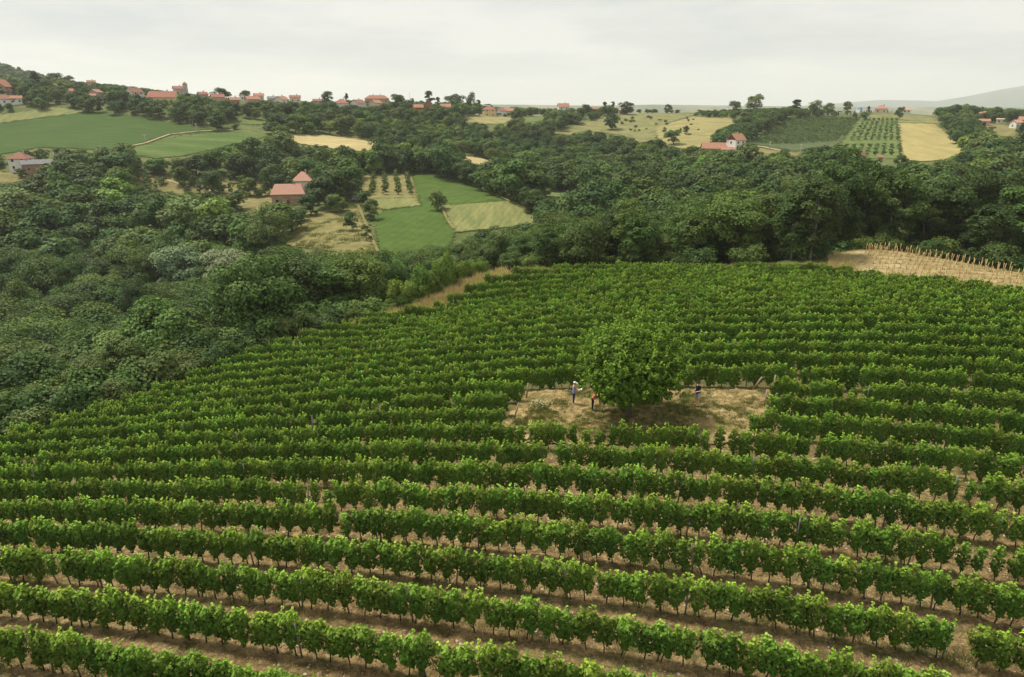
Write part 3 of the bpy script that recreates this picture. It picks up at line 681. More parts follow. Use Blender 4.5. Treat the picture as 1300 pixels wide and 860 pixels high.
def vine_geo(seed, thin=False, full=False):
    """One trellised vine: a leafy column, paler towards the top for young growth and painted-in sunlight, on a thin leaning trunk."""
    g = np.random.default_rng(seed)
    n = 380 if thin else (900 if full else 820)
    z0, z1 = (0.18, 1.78) if full else (0.40 + g.uniform(-.12, .14), 1.82 + g.uniform(-.16, .16))
    a, b = (0.27, 0.19) if thin else ((0.50, 0.24) if full else (0.51 * g.uniform(.85, 1.2), 0.25 * g.uniform(.9, 1.15)))
    ph = g.uniform(0, 6.28, 4); t = g.random(n) ** 0.9; z = z0 + (z1 - z0) * t; f = g.uniform(0, 6.28, n)
    prof = np.sqrt(np.clip(1 - np.abs(2 * t - 1.02) ** (3.2 if full else 3.0), 0.03, 1)) * (0.82 + 0.18 * t)
    lump = 1 + 0.24 * np.sin(3 * f + 4 * z + ph[0]) + 0.20 * np.sin(2 * f - 8 * z + ph[1]) + 0.14 * np.sin(13 * z + 2 * f + ph[2])
    rad = np.where(g.random(n) < .22, g.uniform(.2, .7, n), g.uniform(.78, 1.08, n)) * lump * prof
    P = np.stack([a * rad * np.cos(f) + 0.05 * np.sin(3 * z + ph[3]), b * rad * np.sin(f), z + 0.10 * np.sin(6 * a * rad * np.cos(f) / .45 + ph[2]) * (1 - t) + 0.08 * np.sin(9 * rad * np.cos(f) + ph[1]) * t], 1)
    if not full:                          # bunches that hang low here and there
        hang = g.random(n) < .10; P[hang, 2] -= g.uniform(0, .25, hang.sum()) * (P[hang, 2] < .8)
    up = 0.22 + 1.1 * np.clip((t - .72) / .28, 0, 1)
    Nn = np.stack([np.cos(f) * .55, np.sin(f), up], 1)
    tint = 0.30 * g.random(n) + 0.62 * np.clip((z - 1.25) / 0.6, 0, 1) * g.uniform(.6, 1.15, n)  # tint rises with height: young growth, doubling as painted light on the row tops
    SP_ = []
    for k in range(3 if thin else 6):    # growing shoots that stick out at the top
        x0 = g.uniform(-a, a) * .9; L = g.uniform(0.12, 0.42); tx, ty = g.normal() * 0.3, g.normal() * 0.25
        for q in np.linspace(0, 1, 9): SP_.append((x0 + tx * q * L + g.normal() * 0.03, ty * q * L + g.normal() * 0.03, z1 - .12 + q * L))
    SP_ = np.array(SP_); P = np.concatenate([P, SP_]); Nn = np.concatenate([Nn, rdir(len(SP_), g) * .6 + np.array([0, 0, .9])])
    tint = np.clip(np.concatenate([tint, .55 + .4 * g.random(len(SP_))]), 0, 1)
    V, Q = leaf_geo(P, unit(Nn) + g.normal(size=P.shape) * 0.36, g.uniform(0.09, 0.16, len(P)), 0.95, 0.22, g)
    mb = MB(); b_ = g.normal(size=4) * 0.06
    mb.tube([(b_[0] * 1.8, 0, -0.15), (b_[0], b_[1] * .5, 0.3), (b_[2], b_[3] * .4, 0.62), (b_[2] - b_[0], 0, 1.0)], [0.036, 0.029, 0.025, 0.018], 6)
    mb.tube([(b_[2], b_[3] * .4, 0.62), (0.25, 0, 0.75), (0.40, 0, 0.78)], [0.018, 0.014, 0.008], 5)
    return V, Q, tint, mb
VM = []
NFULL = 6
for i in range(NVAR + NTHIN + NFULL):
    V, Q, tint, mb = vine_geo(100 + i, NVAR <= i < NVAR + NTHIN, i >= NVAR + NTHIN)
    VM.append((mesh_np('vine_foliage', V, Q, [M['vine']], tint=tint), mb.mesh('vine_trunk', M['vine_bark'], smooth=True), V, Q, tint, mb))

def joined(name, V, Q, tint, mb, leaf, bark):
    """One mesh with foliage and trunk, used only as the source of the mass of far plants."""
    nv = len(V); f2 = [tuple(i + nv for i in q) for q in mb.f]
    me = bpy.data.meshes.new(name)
    me.from_pydata([tuple(p) for p in V] + mb.v, [], [tuple(q) for q in Q] + f2)
    me.materials.append(leaf); me.materials.append(bark)
    mi = np.concatenate([np.zeros(len(Q), np.int32), np.ones(len(f2), np.int32)]); me.polygons.foreach_set('material_index', mi)
    a = me.attributes.new('tint', 'FLOAT', 'FACE'); a.data.foreach_set('value', np.concatenate([tint, np.zeros(len(f2))]).astype(np.float32)); me.update()
    return me

def scatter(name, label, cat, protos, P, rz, scale, pi):
    """A mass nobody could count: one object that repeats a few plants over many points."""
    coll = bpy.data.collections.new(name + '_sources')
    for i, me in enumerate(protos): coll.objects.link(bpy.data.objects.new('%s_source_%03d' % (name, i), me))
    me = bpy.data.meshes.new(name); P = np.asarray(P, np.float32); me.vertices.add(len(P)); me.vertices.foreach_set('co', P.ravel())
    for nm, ty, val, key in (('rz', 'FLOAT_VECTOR', np.stack([np.zeros(len(P)), np.zeros(len(P)), rz], 1), 'vector'), ('sc', 'FLOAT_VECTOR', scale, 'vector'), ('pi', 'INT', pi, 'value')):
        a = me.attributes.new(nm, ty, 'POINT'); a.data.foreach_set(key, np.asarray(val, np.int32 if ty == 'INT' else np.float32).ravel())
    ob = put(name, me); tag(ob, label, cat, kind='stuff')
    ng = bpy.data.node_groups.new(name + '_nodes', 'GeometryNodeTree')
    ng.interface.new_socket('Geometry', in_out='INPUT', socket_type='NodeSocketGeometry'); ng.interface.new_socket('Geometry', in_out='OUTPUT', socket_type='NodeSocketGeometry')
    gi = ng.nodes.new('NodeGroupInput'); go = ng.nodes.new('NodeGroupOutput'); ip = ng.nodes.new('GeometryNodeInstanceOnPoints'); ci = ng.nodes.new('GeometryNodeCollectionInfo')
    ci.inputs['Collection'].default_value = coll; ci.inputs['Separate Children'].default_value = True; ci.inputs['Reset Children'].default_value = True
    def na(nm, ty):
        q = ng.nodes.new('GeometryNodeInputNamedAttribute'); q.data_type = ty; q.inputs['Name'].default_value = nm
        return [x for x in q.outputs if x.enabled][0]
    e2 = ng.nodes.new('FunctionNodeEulerToRotation'); L = ng.links.new
    L(na('rz', 'FLOAT_VECTOR'), e2.inputs[0]); L(gi.outputs[0], ip.inputs['Points']); L(ci.outputs[0], ip.inputs['Instance']); ip.inputs['Pick Instance'].default_value = True
    L(na('pi', 'INT'), ip.inputs['Instance Index']); L(e2.outputs[0], ip.inputs['Rotation']); L(na('sc', 'FLOAT_VECTOR'), ip.inputs['Scale']); L(ip.outputs[0], go.inputs[0])
    md = ob.modifiers.new('scatter', 'NODES'); md.node_group = ng
    return ob

ORD = ['', 'first', 'second', 'third', 'fourth', 'fifth', 'sixth', 'seventh', 'eighth', 'ninth', 'tenth', 'eleventh', 'twelfth', 'thirteenth', 'fourteenth', 'fifteenth', 'sixteenth', 'seventeenth', 'eighteenth', 'nineteenth']
TENS = {2: 'twent', 3: 'thirt', 4: 'fort', 5: 'fift', 6: 'sixt', 7: 'sevent', 8: 'eight', 9: 'ninet'}
def ordw(n):
    if n < 20: return ORD[n]
    if n >= 100: return 'hundred and ' + ordw(n - 100) if n > 100 else 'hundredth'
    return TENS[n // 10] + ('ieth' if n % 10 == 0 else 'y-' + ORD[n % 10])

inframe = [i for i, v in enumerate(vines) if -12 < v[4] < 1312 and v[5] < 885]
inframe.sort(key=lambda i: vines[i][6])
solo = set(inframe[:298])
rows_solo = sorted({vines[i][0] for i in solo}, reverse=True)
for k in rows_solo:
    mem = sorted([i for i in solo if vines[i][0] == k], key=lambda i: vines[i][4])
    rw = {0: 'bottom row'}.get(rows_solo.index(k), ordw(rows_solo.index(k) + 1) + ' row from the bottom')
    full = vines[mem[0]][4] < 40
    for n, i in enumerate(mem):
        _, x, y, z, px, py, zc, hs, weak = vines[i]
        vi = int(rng.integers(NVAR, NVAR + NTHIN)) if weak else int(rng.integers(NVAR))
        e_ = empty('grapevine', (x, y, z), AL + rng.normal() * 0.12 + (math.pi if rng.random() < .5 else 0), (rng.uniform(0.95, 1.12), rng.uniform(0.9, 1.15), hs))
        m = len(mem)
        pos_ = ('leftmost' if n == 0 else ordw(n + 1) + ' from its left end') if n < m / 2 else ('rightmost' if n == m - 1 else ordw(m - n) + ' from its right end')
        tag(e_, '%s grapevine in the %s, %s' % ('thin sparse' if weak else 'leafy green', rw, pos_), 'grapevine', 'grapevines in the nearest rows')
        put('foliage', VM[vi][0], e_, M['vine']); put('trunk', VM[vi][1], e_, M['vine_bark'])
rest = [v for i, v in enumerate(vines) if i not in solo]
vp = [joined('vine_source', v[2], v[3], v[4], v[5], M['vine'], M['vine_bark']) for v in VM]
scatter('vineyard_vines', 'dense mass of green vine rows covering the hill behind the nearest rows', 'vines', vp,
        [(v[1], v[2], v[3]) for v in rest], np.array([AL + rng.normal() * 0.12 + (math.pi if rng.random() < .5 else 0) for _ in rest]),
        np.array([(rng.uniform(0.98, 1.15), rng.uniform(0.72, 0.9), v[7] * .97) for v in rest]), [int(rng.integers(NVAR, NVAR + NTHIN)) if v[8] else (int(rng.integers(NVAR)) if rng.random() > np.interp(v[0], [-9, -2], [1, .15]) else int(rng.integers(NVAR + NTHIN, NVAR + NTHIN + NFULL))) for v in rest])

# ------------------------------------------------------------------ houses (positions first: the trees leave them visible)
HOUSES = []; HCLEAR = []
def house(px, base, wpx, label, wall='white', roof='tile', rot=0, depth=0.8, hw=None, kind='gable', pitch=0.62, storeys=1, chim=1, hold=None, win=None, cat='house', name='house', detail=False, gable=None, w=None, clear=True, vis=0.6):
    X, Y, Z, drop = locate(px, base); zc = Y * CP - Z * SP
    w = w or wpx * zc / F
    a = math.radians(rot); ext = abs(math.cos(a)) + depth * abs(math.sin(a)); w = w / ext     # as wide as seen
    hw = (hw or (2.9 * storeys if storeys > 1 else 3.1)) + min(drop, 3) * zc / F * 0.6; base += drop
    d = dict(X=X, Y=Y, Z=Z, w=w, d=w * depth, hw=hw, rot=a - math.atan2(X, Y), label=label, wall=wall, roof=roof, kind=kind, pitch=pitch, storeys=storeys, chim=chim, cat=cat, name=name, detail=detail, gable=gable, px=px, base=base)
    HOUSES.append(d)
    hp = (hw + w * depth * pitch * 0.5) * F / zc
    if clear:
        HCLEAR.append((Y, X, w * 0.75, [(px - wpx / 2, base - hp), (px + wpx / 2, base - hp), (px + wpx / 2, base - hp * (1 - vis)), (px - wpx / 2, base - hp * (1 - vis))]))
    return d
# left end of the village
house(4, 121, 26, 'unplastered brick house with steep gable cut by the left edge', 'brick', 'oldtile', 62, 0.9, 5.0, pitch=0.9, storeys=2)
house(5, 133, 26, 'low white house with brown hip roof at the left edge', 'white', 'browntile', 8, 0.7, kind='hip')
house(22, 132, 12, 'small orange roofed house right of the low white house', 'white', 'tile', 0, 0.8)
house(61, 110, 6, 'tiny orange roof between dark trees on the left hill', 'white', 'tile', 0, 0.8)
house(76, 116, 14, 'beige house with broad pinkish roof right of the tall conifer', 'cream', 'pinktile', 0, 0.8, 3.4)
house(90, 122, 14, 'low house with orange roof sloping right below the pinkish roof', 'cream', 'tile', 20, 0.8)
house(116, 106, 9, 'small pinkish house on the skyline of the left hill', 'pink', 'browntile', 0, 0.8)
house(123, 126, 16, 'grey gabled house with bright orange roof among village trees', 'grey', 'tile', 55, 0.9, 4.2, storeys=2)
house(117, 128, 9, 'low orange annex roof in front of the grey gabled house', 'brick', 'tile', 0, 0.8)
house(141, 126, 10, 'pale tan cottage beside the grey gabled house', 'tan', 'paletile', 20, 0.8)
house(172, 128, 21, 'two-storey white house with brown roof and white gable to the right', 'white', 'browntile', 38, 0.9, 5.0, storeys=2, pitch=0.75, win=True)
house(209, 131, 38, 'long yellow house with wide red brown roof', 'yellow', 'redtile', -22, 0.55, 3.4, pitch=0.75, chim=2, gable='white')
house(227, 118, 13, 'grey house with red roof and small pointed tower on the skyline', 'grey', 'redtile', 10, 0.8, 3.4)
house(258, 126, 13, 'low house with red brown roof under dark skyline trees', 'grey', 'redtile', 25, 0.8)
house(277, 131, 17, 'red roofed house with shaded porch front in the village', 'pink', 'redtile', 12, 0.8, 3.6)
house(298, 134, 14, 'brick house with orange roof in the middle of the village', 'brick', 'tile', 18, 0.8, 3.4)
house(310, 128, 10, 'small white gabled house behind the brick village house', 'white', 'redtile', 60, 1.0, 3.4)
house(321, 133, 19, 'pink house with two orange roofs in the village centre', 'pink', 'tile', 20, 0.7, 3.4)
house(329, 127, 12, 'orange roof higher up behind the pink village house', 'cream', 'tile', 0, 0.7)
house(346, 131, 11, 'pale house with grey roof left of a white gable', 'grey', 'greyroof', 8, 0.7)
house(358, 133, 18, 'white gabled house with orange roof to its right', 'white', 'tile', 50, 1.0, 3.2, win=True)
house(375, 129, 13, 'low red roof on the skyline right of the white gable', 'cream', 'redtile', 0, 0.6)
house(404, 133, 12, 'long low red brown roof beside the dark skyline trees', 'grey', 'redtile', 0, 0.5, 2.6)
house(434, 138, 18, 'white house with bright red hip roof on the ridge', 'white', 'redtile', 0, 0.9, 3.4, kind='hip', win=True)
house(455, 139, 20, 'white gabled house with brown roof on the ridge', 'white', 'browntile', 45, 1.0, 3.8, win=True)
house(479, 135, 30, 'long reddish two-storey building with brown roof, largest on the ridge', 'tan', 'oldtile', 0, 0.4, 5.6, storeys=2, chim=2, kind='hip', win=True)
house(477, 139, 17, 'cream gabled house in front of the long reddish building', 'cream', 'tile', 48, 1.0, 4.2, win=True)
house(531, 145, 13, 'small two-storey red brick house with orange roof below the cypresses', 'brickred', 'tile', 6, 0.8, 4.6, storeys=2, pitch=0.7)
house(544, 137, 10, 'small brick red house hidden behind the columnar trees', 'brickred', 'tile', 90, 0.8, 4.4)
house(565, 140, 14, 'orange roofed house with open porch beside dark trees', 'grey', 'tile', 0, 0.8, 3.0)
house(618, 138, 10, 'grey slab house rising behind the yellow ridge house', 'greydark', 'greyroof', 0, 0.6, 6.2, pitch=0.2, storeys=2, chim=0)
house(621, 148, 17, 'pale yellow two-storey house with red hip roof', 'yellow', 'redtile', 10, 0.9, 5.2, kind='hip', storeys=2, win=True)
house(636, 143, 12, 'low red roofed house right of the pale yellow house', 'white', 'redtile', 30, 0.9)
house(647, 139, 12, 'orange brown roof on the skyline behind ridge bushes', 'cream', 'tile', 0, 0.8)
house(715, 144, 15, 'white two-storey house with orange roof alone on the ridge', 'white', 'tile', 12, 0.75, 5.6, storeys=2, pitch=0.8, win=True)
house(711, 147, 12, 'low brown roofed annex in front of the white ridge house', 'pink', 'browntile', 0, 0.6, 2.2, pitch=0.4, chim=0)
house(733, 145, 9, 'small shed with red roof right of the white ridge house', 'white', 'redtile', 30, 0.9, 2.4, cat='shed', name='shed', chim=0)
house(754, 142, 11, 'open sided shed with bright orange roof on the ridge', 'tan', 'tile', 15, 0.7, 3.0, cat='shed', name='shed', chim=0)
house(790, 145, 10, 'beige stone hut on the ridge in front of dark trees', 'tan', 'paletile', 10, 0.7, 3.2, cat='hut', name='hut', pitch=0.3, chim=0, win=True)
house(1118, 144, 14, 'cream house with orange hip roof beside the graveyard', 'cream', 'tile', 0, 0.9, 3.4, kind='hip', win=True)
house(1151, 143, 8, 'long low pink roofed building on the ridge far right', 'white', 'pinktile', 0, 0.5, 2.2, chim=0)
house(1246, 149, 8, 'orange roofed house half hidden behind the tree clump', 'white', 'tile', 0, 0.8, 3.6)
house(1248, 160, 13, 'stone barn with orange roof and dark arched opening', 'tan', 'tile', 10, 0.8, 3.2, cat='barn', name='barn', pitch=0.5, chim=0)
house(1271, 157, 11, 'small low white building on the meadow at the right', 'white', 'paletile', 0, 0.6, 2.8, pitch=0.3, chim=0)
house(1289, 163, 14, 'white gabled house with pinkish roof at the right edge', 'white', 'pinktile', 50, 0.9, 3.6)
house(1300, 161, 16, 'orange roofed house cut by the right edge', 'white', 'tile', 10, 0.8, 4.4)
house(1274, 188, 14, 'pinkish roofed house sunk among trees at the right edge', 'pink', 'pinktile', -40, 1.0, 3.0)
house(1291, 187, 22, 'large orange hip roof in front of the pointed conifer', 'pink', 'tile', 0, 0.8, 3.0, kind='hip')
house(1043, 212, 14, 'brick house with orange roof screened by tall trees', 'brick', 'tile', 20, 0.9, 4.5, storeys=2, vis=0.6)
house(1093, 203, 10, 'small dark hut with steep red roof below the far orchard', 'greydark', 'redtile', 60, 0.8, 2.2, cat='hut', name='hut', pitch=1.1, chim=0)
house(1117, 205, 6, 'tiny red roofed hut right of the steep roofed hut', 'tan', 'redtile', 0, 0.8, 2.0, cat='hut', name='hut', chim=0)
# nearer farms
house(933, 192, 23, 'tall white house with orange roof and dark timber gable on the hill', 'white', 'tile', 48, 0.95, 5.8, storeys=2, pitch=0.85, win=True, detail=True, gable='brownwood')
house(906, 194, 32, 'long barn with broad orange roof left of the tall white house', 'tan', 'tile', 8, 0.55, 2.4, pitch=0.75, cat='barn', name='barn', chim=0, win=True)
house(923, 195, 14, 'low orange roofed annex in front of the tall white house', 'white', 'tile', 0, 0.6, 2.0, pitch=0.6, cat='barn', name='barn', chim=0)
house(386, 243, 26, 'white farmhouse with salmon hip roof behind the brick barn', 'white', 'salmon', -10, 0.9, 4.6, kind='hip', pitch=0.9, win=True, detail=True, vis=.9)
house(368, 260, 42, 'old brick farmhouse with long salmon tiled hipped roof', 'brick', 'salmon', -8, 0.55, 4.3, kind='halfhip', pitch=0.95, win=True, detail=True, vis=.97)
house(30, 217, 28, 'old white farmhouse with brown hip roof among the trees', 'white', 'browntile', -32, 0.8, 5.2, kind='hip', storeys=2, pitch=0.7, win=True, detail=True, vis=1.0)
house(53, 218, 40, 'long red brick barn with grey roof beside the white farmhouse', 'brick', 'greyroof', 4, 0.3, 3.4, pitch=0.7, cat='barn', name='barn', chim=0, win=True, detail=True, vis=1.0)
house(554, 199, 15, 'low shed with whitish roof behind the valley tree line', 'brickred', 'whiteroof', -25, 0.8, 2.8, cat='shed', name='shed', pitch=0.5, chim=0)
house(534, 200, 8, 'tiny hut with orange roof left of the whitish roofed shed', 'tan', 'tile', 0, 0.9, 2.2, cat='hut', name='hut', chim=0)

for w_ in PLACED:
    if w_['kind'] == 'willow_tree':
        p_ = proj(w_['x'], w_['y'], w_['z'] + w_['h'] * .6); s_ = F / p_[2]
        HCLEAR.append((w_['y'], w_['x'], w_['r'] * .7, [(p_[0] - w_['r'] * s_, p_[1] - w_['h'] * .4 * s_), (p_[0] + w_['r'] * s_, p_[1] - w_['h'] * .4 * s_), (p_[0] + w_['r'] * s_, p_[1] + w_['h'] * .3 * s_), (p_[0] - w_['r'] * s_, p_[1] + w_['h'] * .3 * s_)]))

# ------------------------------------------------------------------ woods: candidate trees, kept out of open land
G1 = [(490, 345), (545, 350), (600, 338), (645, 335), (640, 350), (590, 372), (540, 398), (480, 398)]     # weedy corner of the vineyard
CLEAR_ALL = CLEAR + [[(985, 327), (1050, 327), (1066, 318), (1110, 313), (1200, 326), (1310, 344), (1310, 372), (985, 345)]]
SKY = np.array([(-300, 97), (0, 99), (40, 96), (75, 97), (100, 103), (150, 107), (190, 112), (215, 116), (240, 118), (300, 126), (400, 128), (500, 126), (600, 129), (640, 134), (700, 137), (780, 136), (850, 139),
                (910, 139), (930, 138), (1000, 136), (1080, 141), (1180, 143), (1195, 134), (1220, 130), (1245, 133), (1300, 139), (1700, 139)], float)
BELT = np.array([(-300, 200), (380, 314), (440, 320), (500, 318), (560, 309), (600, 298), (650, 284), (700, 274), (760, 262), (790, 240), (850, 232), (950, 226), (1010, 214), (1035, 192), (1080, 194), (1110, 203), (1150, 216),
                 (1190, 222), (1220, 212), (1260, 215), (1300, 225), (1700, 225)], float)
cand = []
def grid(y0, y1, sp, amax, zone):
    for y in np.arange(y0, y1, sp):
        xs = np.arange(-amax * (y + 15), amax * (y + 15), sp)
        for x in xs: cand.append((x + random.uniform(-.42, .42) * sp, y + random.uniform(-.42, .42) * sp, zone))
grid(48, 175, 6.0, 0.98, 0); grid(175, 330, 7.6, 0.92, 1); grid(330, 700, 8.4, 0.88, 2)
for y in np.arange(700, 1000, 11):
    for x in np.arange(-0.98 * y, -0.5 * y, 11): cand.append((x + random.uniform(-4, 4), y + random.uniform(-4, 4), 3))
cx = np.array([c[0] for c in cand]); cyy = np.array([c[1] for c in cand]); cz = H(cx, cyy); zone = np.array([c[2] for c in cand])
# distance to the vineyard / staked plot outline
def dist_poly(x, y, poly):
    d = np.full(x.shape, 1e9)
    for i in range(len(poly)):
        ax, ay = poly[i]; bx, by = poly[(i + 1) % len(poly)]; L2 = (bx - ax) ** 2 + (by - ay) ** 2 or 1
        t = np.clip(((x - ax) * (bx - ax) + (y - ay) * (by - ay)) / L2, 0, 1); d = np.minimum(d, np.hypot(x - ax - t * (bx - ax), y - ay - t * (by - ay)))
    return d
dv = dist_poly(cx, cyy, VINE_POLY); dy_ = dist_poly(cx, cyy, YVP)
ok = ~inpoly(cx, cyy, VINE_POLY) & ~inpoly(cx, cyy, YVP) & (dv > 6.0) & (dy_ > 2.5)
ok &= ~((cx > 40) & (cyy < 80))
pxb, pyb, zcb = proj(cx, cyy, cz)
ok &= (pxb > -260) & (pxb < 1560)
ok &= ~((pxb > 465) & (pxb < 670) & (cyy < np.interp(pxb, [465, 545, 590, 670], [91, 103, 108, 110])))
cand2 = []
for i in np.nonzero(ok)[0]:
    zn = zone[i]; x, y, z = cx[i], cyy[i], cz[i]
    belt = y < 160 and pxb[i] > 380
    if zn == 0:
        if belt: kind = 'slender_tree' if rng.random() < 0.55 else 'broadleaf_tree'; h = (rng.uniform(12, 16) if pxb[i] < 650 else rng.uniform(9.5, 13)) if pxb[i] < 1015 else rng.uniform(14, 18)
        else: kind = 'broadleaf_tree' if rng.random() < 0.8 else 'slender_tree'; h = rng.uniform(8, 15)
    elif zn == 1: kind = 'distant_tree'; h = rng.uniform(8.5, 15)
    elif zn == 2: kind = 'distant_tree'; h = rng.uniform(6.5, 11)
    else: kind = 'distant_tree'; h = rng.uniform(9, 13)
    if dv[i] < 10 and not belt: h = min(h, rng.uniform(4.5, 7.5))
    r = h * (rng.uniform(.40, .50) if kind == 'broadleaf_tree' else 0.26 if kind == 'slender_tree' else rng.uniform(0.38, 0.52))
    if zn == 0: r = min(r, 5.8 if not belt else 4.6)
    cand2.append((i, kind, h, r))
keep = []
ii_ = np.array([c[0] for c in cand2]); left = np.ones(len(cand2), bool); hh = np.array([c[2] for c in cand2]); rr = np.array([c[3] for c in cand2])
for tr in range(4):
    X_, Y_, Z_ = cx[ii_], cyy[ii_], cz[ii_]; s_ = F / zcb[ii_]; pb = pxb[ii_]; qb = pyb[ii_]
    yt = proj(X_, Y_, Z_ + hh)[1]
    lim = np.interp(pb, SKY[:, 0], SKY[:, 1]); lim = np.where(Y_ < 175, np.maximum(lim, np.interp(pb, BELT[:, 0], BELT[:, 1])), lim); lim = np.where(zone[ii_] == 3, 60, lim)
    good = yt >= lim
    XS = np.stack([pb, pb - rr * s_ * .7, pb + rr * s_ * .7, pb, pb], 1); YS = np.stack([qb - .3 * hh * s_, qb - .55 * hh * s_, qb - .55 * hh * s_, qb - .9 * hh * s_, qb - .05 * hh * s_], 1)
    for poly in CLEAR_ALL: good &= ~inpoly(XS, YS, poly).any(1)
    for Yh, Xh, wh, poly in HCLEAR:
        good &= ~(inpoly(XS[:, :4], YS[:, :4], poly).any(1) & (Y_ < Yh)); good &= np.hypot(X_ - Xh, Y_ - Yh) > wh * .8 + rr * 0.35
    for j in np.nonzero(good & left)[0]: keep.append((ii_[j], cand2[j][1], float(hh[j]), float(rr[j])))
    left &= ~good; hh = hh * 0.74; rr = rr * 0.82
# keep the straight hedges and lanes readable: the nearest farm must not vanish behind tall trees
WOOD = []
for (i, kind, h, r) in keep:
    q = rng.random()
    n_ = math.sin(cx[i] * 0.045 + 1.3) * math.cos(cyy[i] * 0.05) * .6 + rng.normal() * 0.75
    if zone[i] == 0 and pxb[i] > 1015: tone = 'mid' if q < 0.35 else 'dark'
    elif pxb[i] > 440 and cyy[i] < 175: tone = 'mid' if n_ < 0.3 else ('olive' if n_ > 1.3 else 'dark')
    else: tone = 'dark' if n_ < 0.0 else ('mid' if n_ < 0.75 or zone[i] == 0 and n_ < 1.1 else ('olive' if q < 0.7 or zone[i] == 0 else 'light'))
    if tone not in KINDS[kind]['tones']: tone = KINDS[kind]['tones'][0]
    WOOD.append(tree(kind, float(cx[i]), float(cyy[i]), h, r, tone, group='woodland trees'))
for line, hp, sp in (([(432, 212), (446, 219), (525, 220), (560, 221), (590, 231), (640, 252), (690, 273)], 27, 5.0), ([(905, 187), (935, 168), (985, 159), (1003, 150)], 15, 5.5), ([(330, 199), (440, 212)], 16, 6.0)):
    for (hx, hy) in dense(line, sp, False):
        t_ = by_px('distant_tree', hx + random.uniform(-1, 1), hy - random.uniform(0.3, 2.0), hp * random.uniform(.8, 1.1), hp * .72, random.choice(['mid', 'mid', 'dark']), group='woodland trees')
und = 0
for j in np.nonzero((zone == 0) & (pxb > 600) & (pxb < 1400) & (dv > 3) & (dy_ > 1.5) & ~inpoly(cx, cyy, VINE_POLY) & ~inpoly(cx, cyy, YVP) & (cyy < 125) & (cyy > 66))[0]:
    if pxb[j] > 1000 and cx[j] > 40 and cyy[j] < 88 and dist_poly(cx[j:j+1], cyy[j:j+1], YVP)[0] > 22: continue
    x_, y_ = cx[j] + random.uniform(-2, 2), cyy[j] + random.uniform(0, 2)
    if inpoly(np.array([x_]), np.array([y_]), YVP)[0] or inpoly(np.array([x_]), np.array([y_]), VINE_POLY)[0]: continue
    hh_ = random.uniform(2.2, 4.4); tree('shrub', float(x_), float(y_), hh_, hh_ * .8, random.choice(['dark', 'dark', 'mid']), group='bushes along the vineyard edge', cat='bush')
# shrubs along the edge of the vineyard
ne = 0
for i in range(420):
    e0 = random.randint(0, 15); t = random.random(); a, b = EP[e0], EP[e0 + 1]
    x, y = a[0] + (b[0] - a[0]) * t, a[1] + (b[1] - a[1]) * t
    nx, ny = -(b[1] - a[1]), (b[0] - a[0]); L = math.hypot(nx, ny); nx, ny = nx / L, ny / L
    off = random.uniform(4.2, 9.5) if e0 < 5 else random.uniform(3.2, 7.0)
    x, y = x + nx * off, y + ny * off
    p = proj(x, y, float(H(x, y)))
    if inpoly(np.array([x]), np.array([y]), VINE_POLY)[0] or any(math.hypot(x - q['x'], y - q['y']) < 1.7 for q in PLACED[-ne:] if ne): continue
    if inpoly(np.array([x]), np.array([y]), GP)[0]: continue
    light = 470 < p[0] < 620
    if (e0 >= 10 and p[0] > 640) or 470 < p[0] < 650: continue
    hh = random.uniform(1.6, 2.6) if light else (random.uniform(1.8, 3.4) if off < 6 else random.uniform(3, 5))
    tree('shrub', x, y, hh, hh * random.uniform(0.65, 0.95), 'light' if light and random.random() < .75 else random.choice(['mid', 'olive', 'dark', 'mid']), group='bushes along the vineyard edge', cat='bush')
    ne += 1

# ------------------------------------------------------------------ which trees show largest: those become objects, the rest one mass
gx, gy = np.arange(2, 1300, 5), np.arange(60, 700, 5)
PX, PY = np.meshgrid(gx, gy); _, TD, _ = cast(PX.ravel(), PY.ravel())
zb = np.nan_to_num(TD, nan=1e9).reshape(PX.shape); owner = -np.ones(PX.shape, int)
order = sorted(range(len(PLACED)), key=lambda i: PLACED[i]['y'])
for i in order:
    t = PLACED[i]; a, b, zc = proj(t['x'], t['y'], t['z'] + t['h'] * 0.55); s = F / zc
    x0, x1, y0, y1 = a - t['r'] * s, a + t['r'] * s, b - t['h'] * .45 * s, b + t['h'] * .4 * s
    t['px'], t['py'], t['size'] = float(a), float(b), t['r'] * s
    i0, i1 = np.searchsorted(gx, x0), np.searchsorted(gx, x1); j0, j1 = np.searchsorted(gy, y0), np.searchsorted(gy, y1)
    if i1 <= i0 or j1 <= j0:
        i0 = min(max(i0, 0), len(gx) - 1); j0 = min(max(j0, 0), len(gy) - 1); i1, j1 = i0 + 1, j0 + 1
        if not (0 <= a <= 1300): continue
    ex = ((gx[None, i0:i1] - a) / max(t['r'] * s, 3)) ** 2 + ((gy[j0:j1, None] - b) / max(t['h'] * .45 * s, 3)) ** 2 < 1
    sub = zb[j0:j1, i0:i1]; m = ex & (sub > t['y'])
    sub[m] = t['y']; owner[j0:j1, i0:i1][m] = i
vis = np.bincount(owner[owner >= 0], minlength=len(PLACED))
named = [i for i, t in enumerate(PLACED) if t['label']]
LIM = {'woodland trees': 285}
mass, solo_t = [], list(named)
byg = {}
for i, t in enumerate(PLACED):
    if not t['label']: byg.setdefault(t['group'], []).append(i)
for g_, ids in byg.items():
    ids = [i for i in ids if -20 < PLACED[i].get('px', -99) < 1320]
    ids = [i for i in ids if vis[i] >= (3 if g_ == 'woodland trees' else 0)]
    ids.sort(key=lambda i: -vis[i]); n = LIM.get(g_, 95)
    solo_t += ids[:n]
chosen = set(solo_t); mass = [t for i, t in enumerate(PLACED) if i not in chosen]

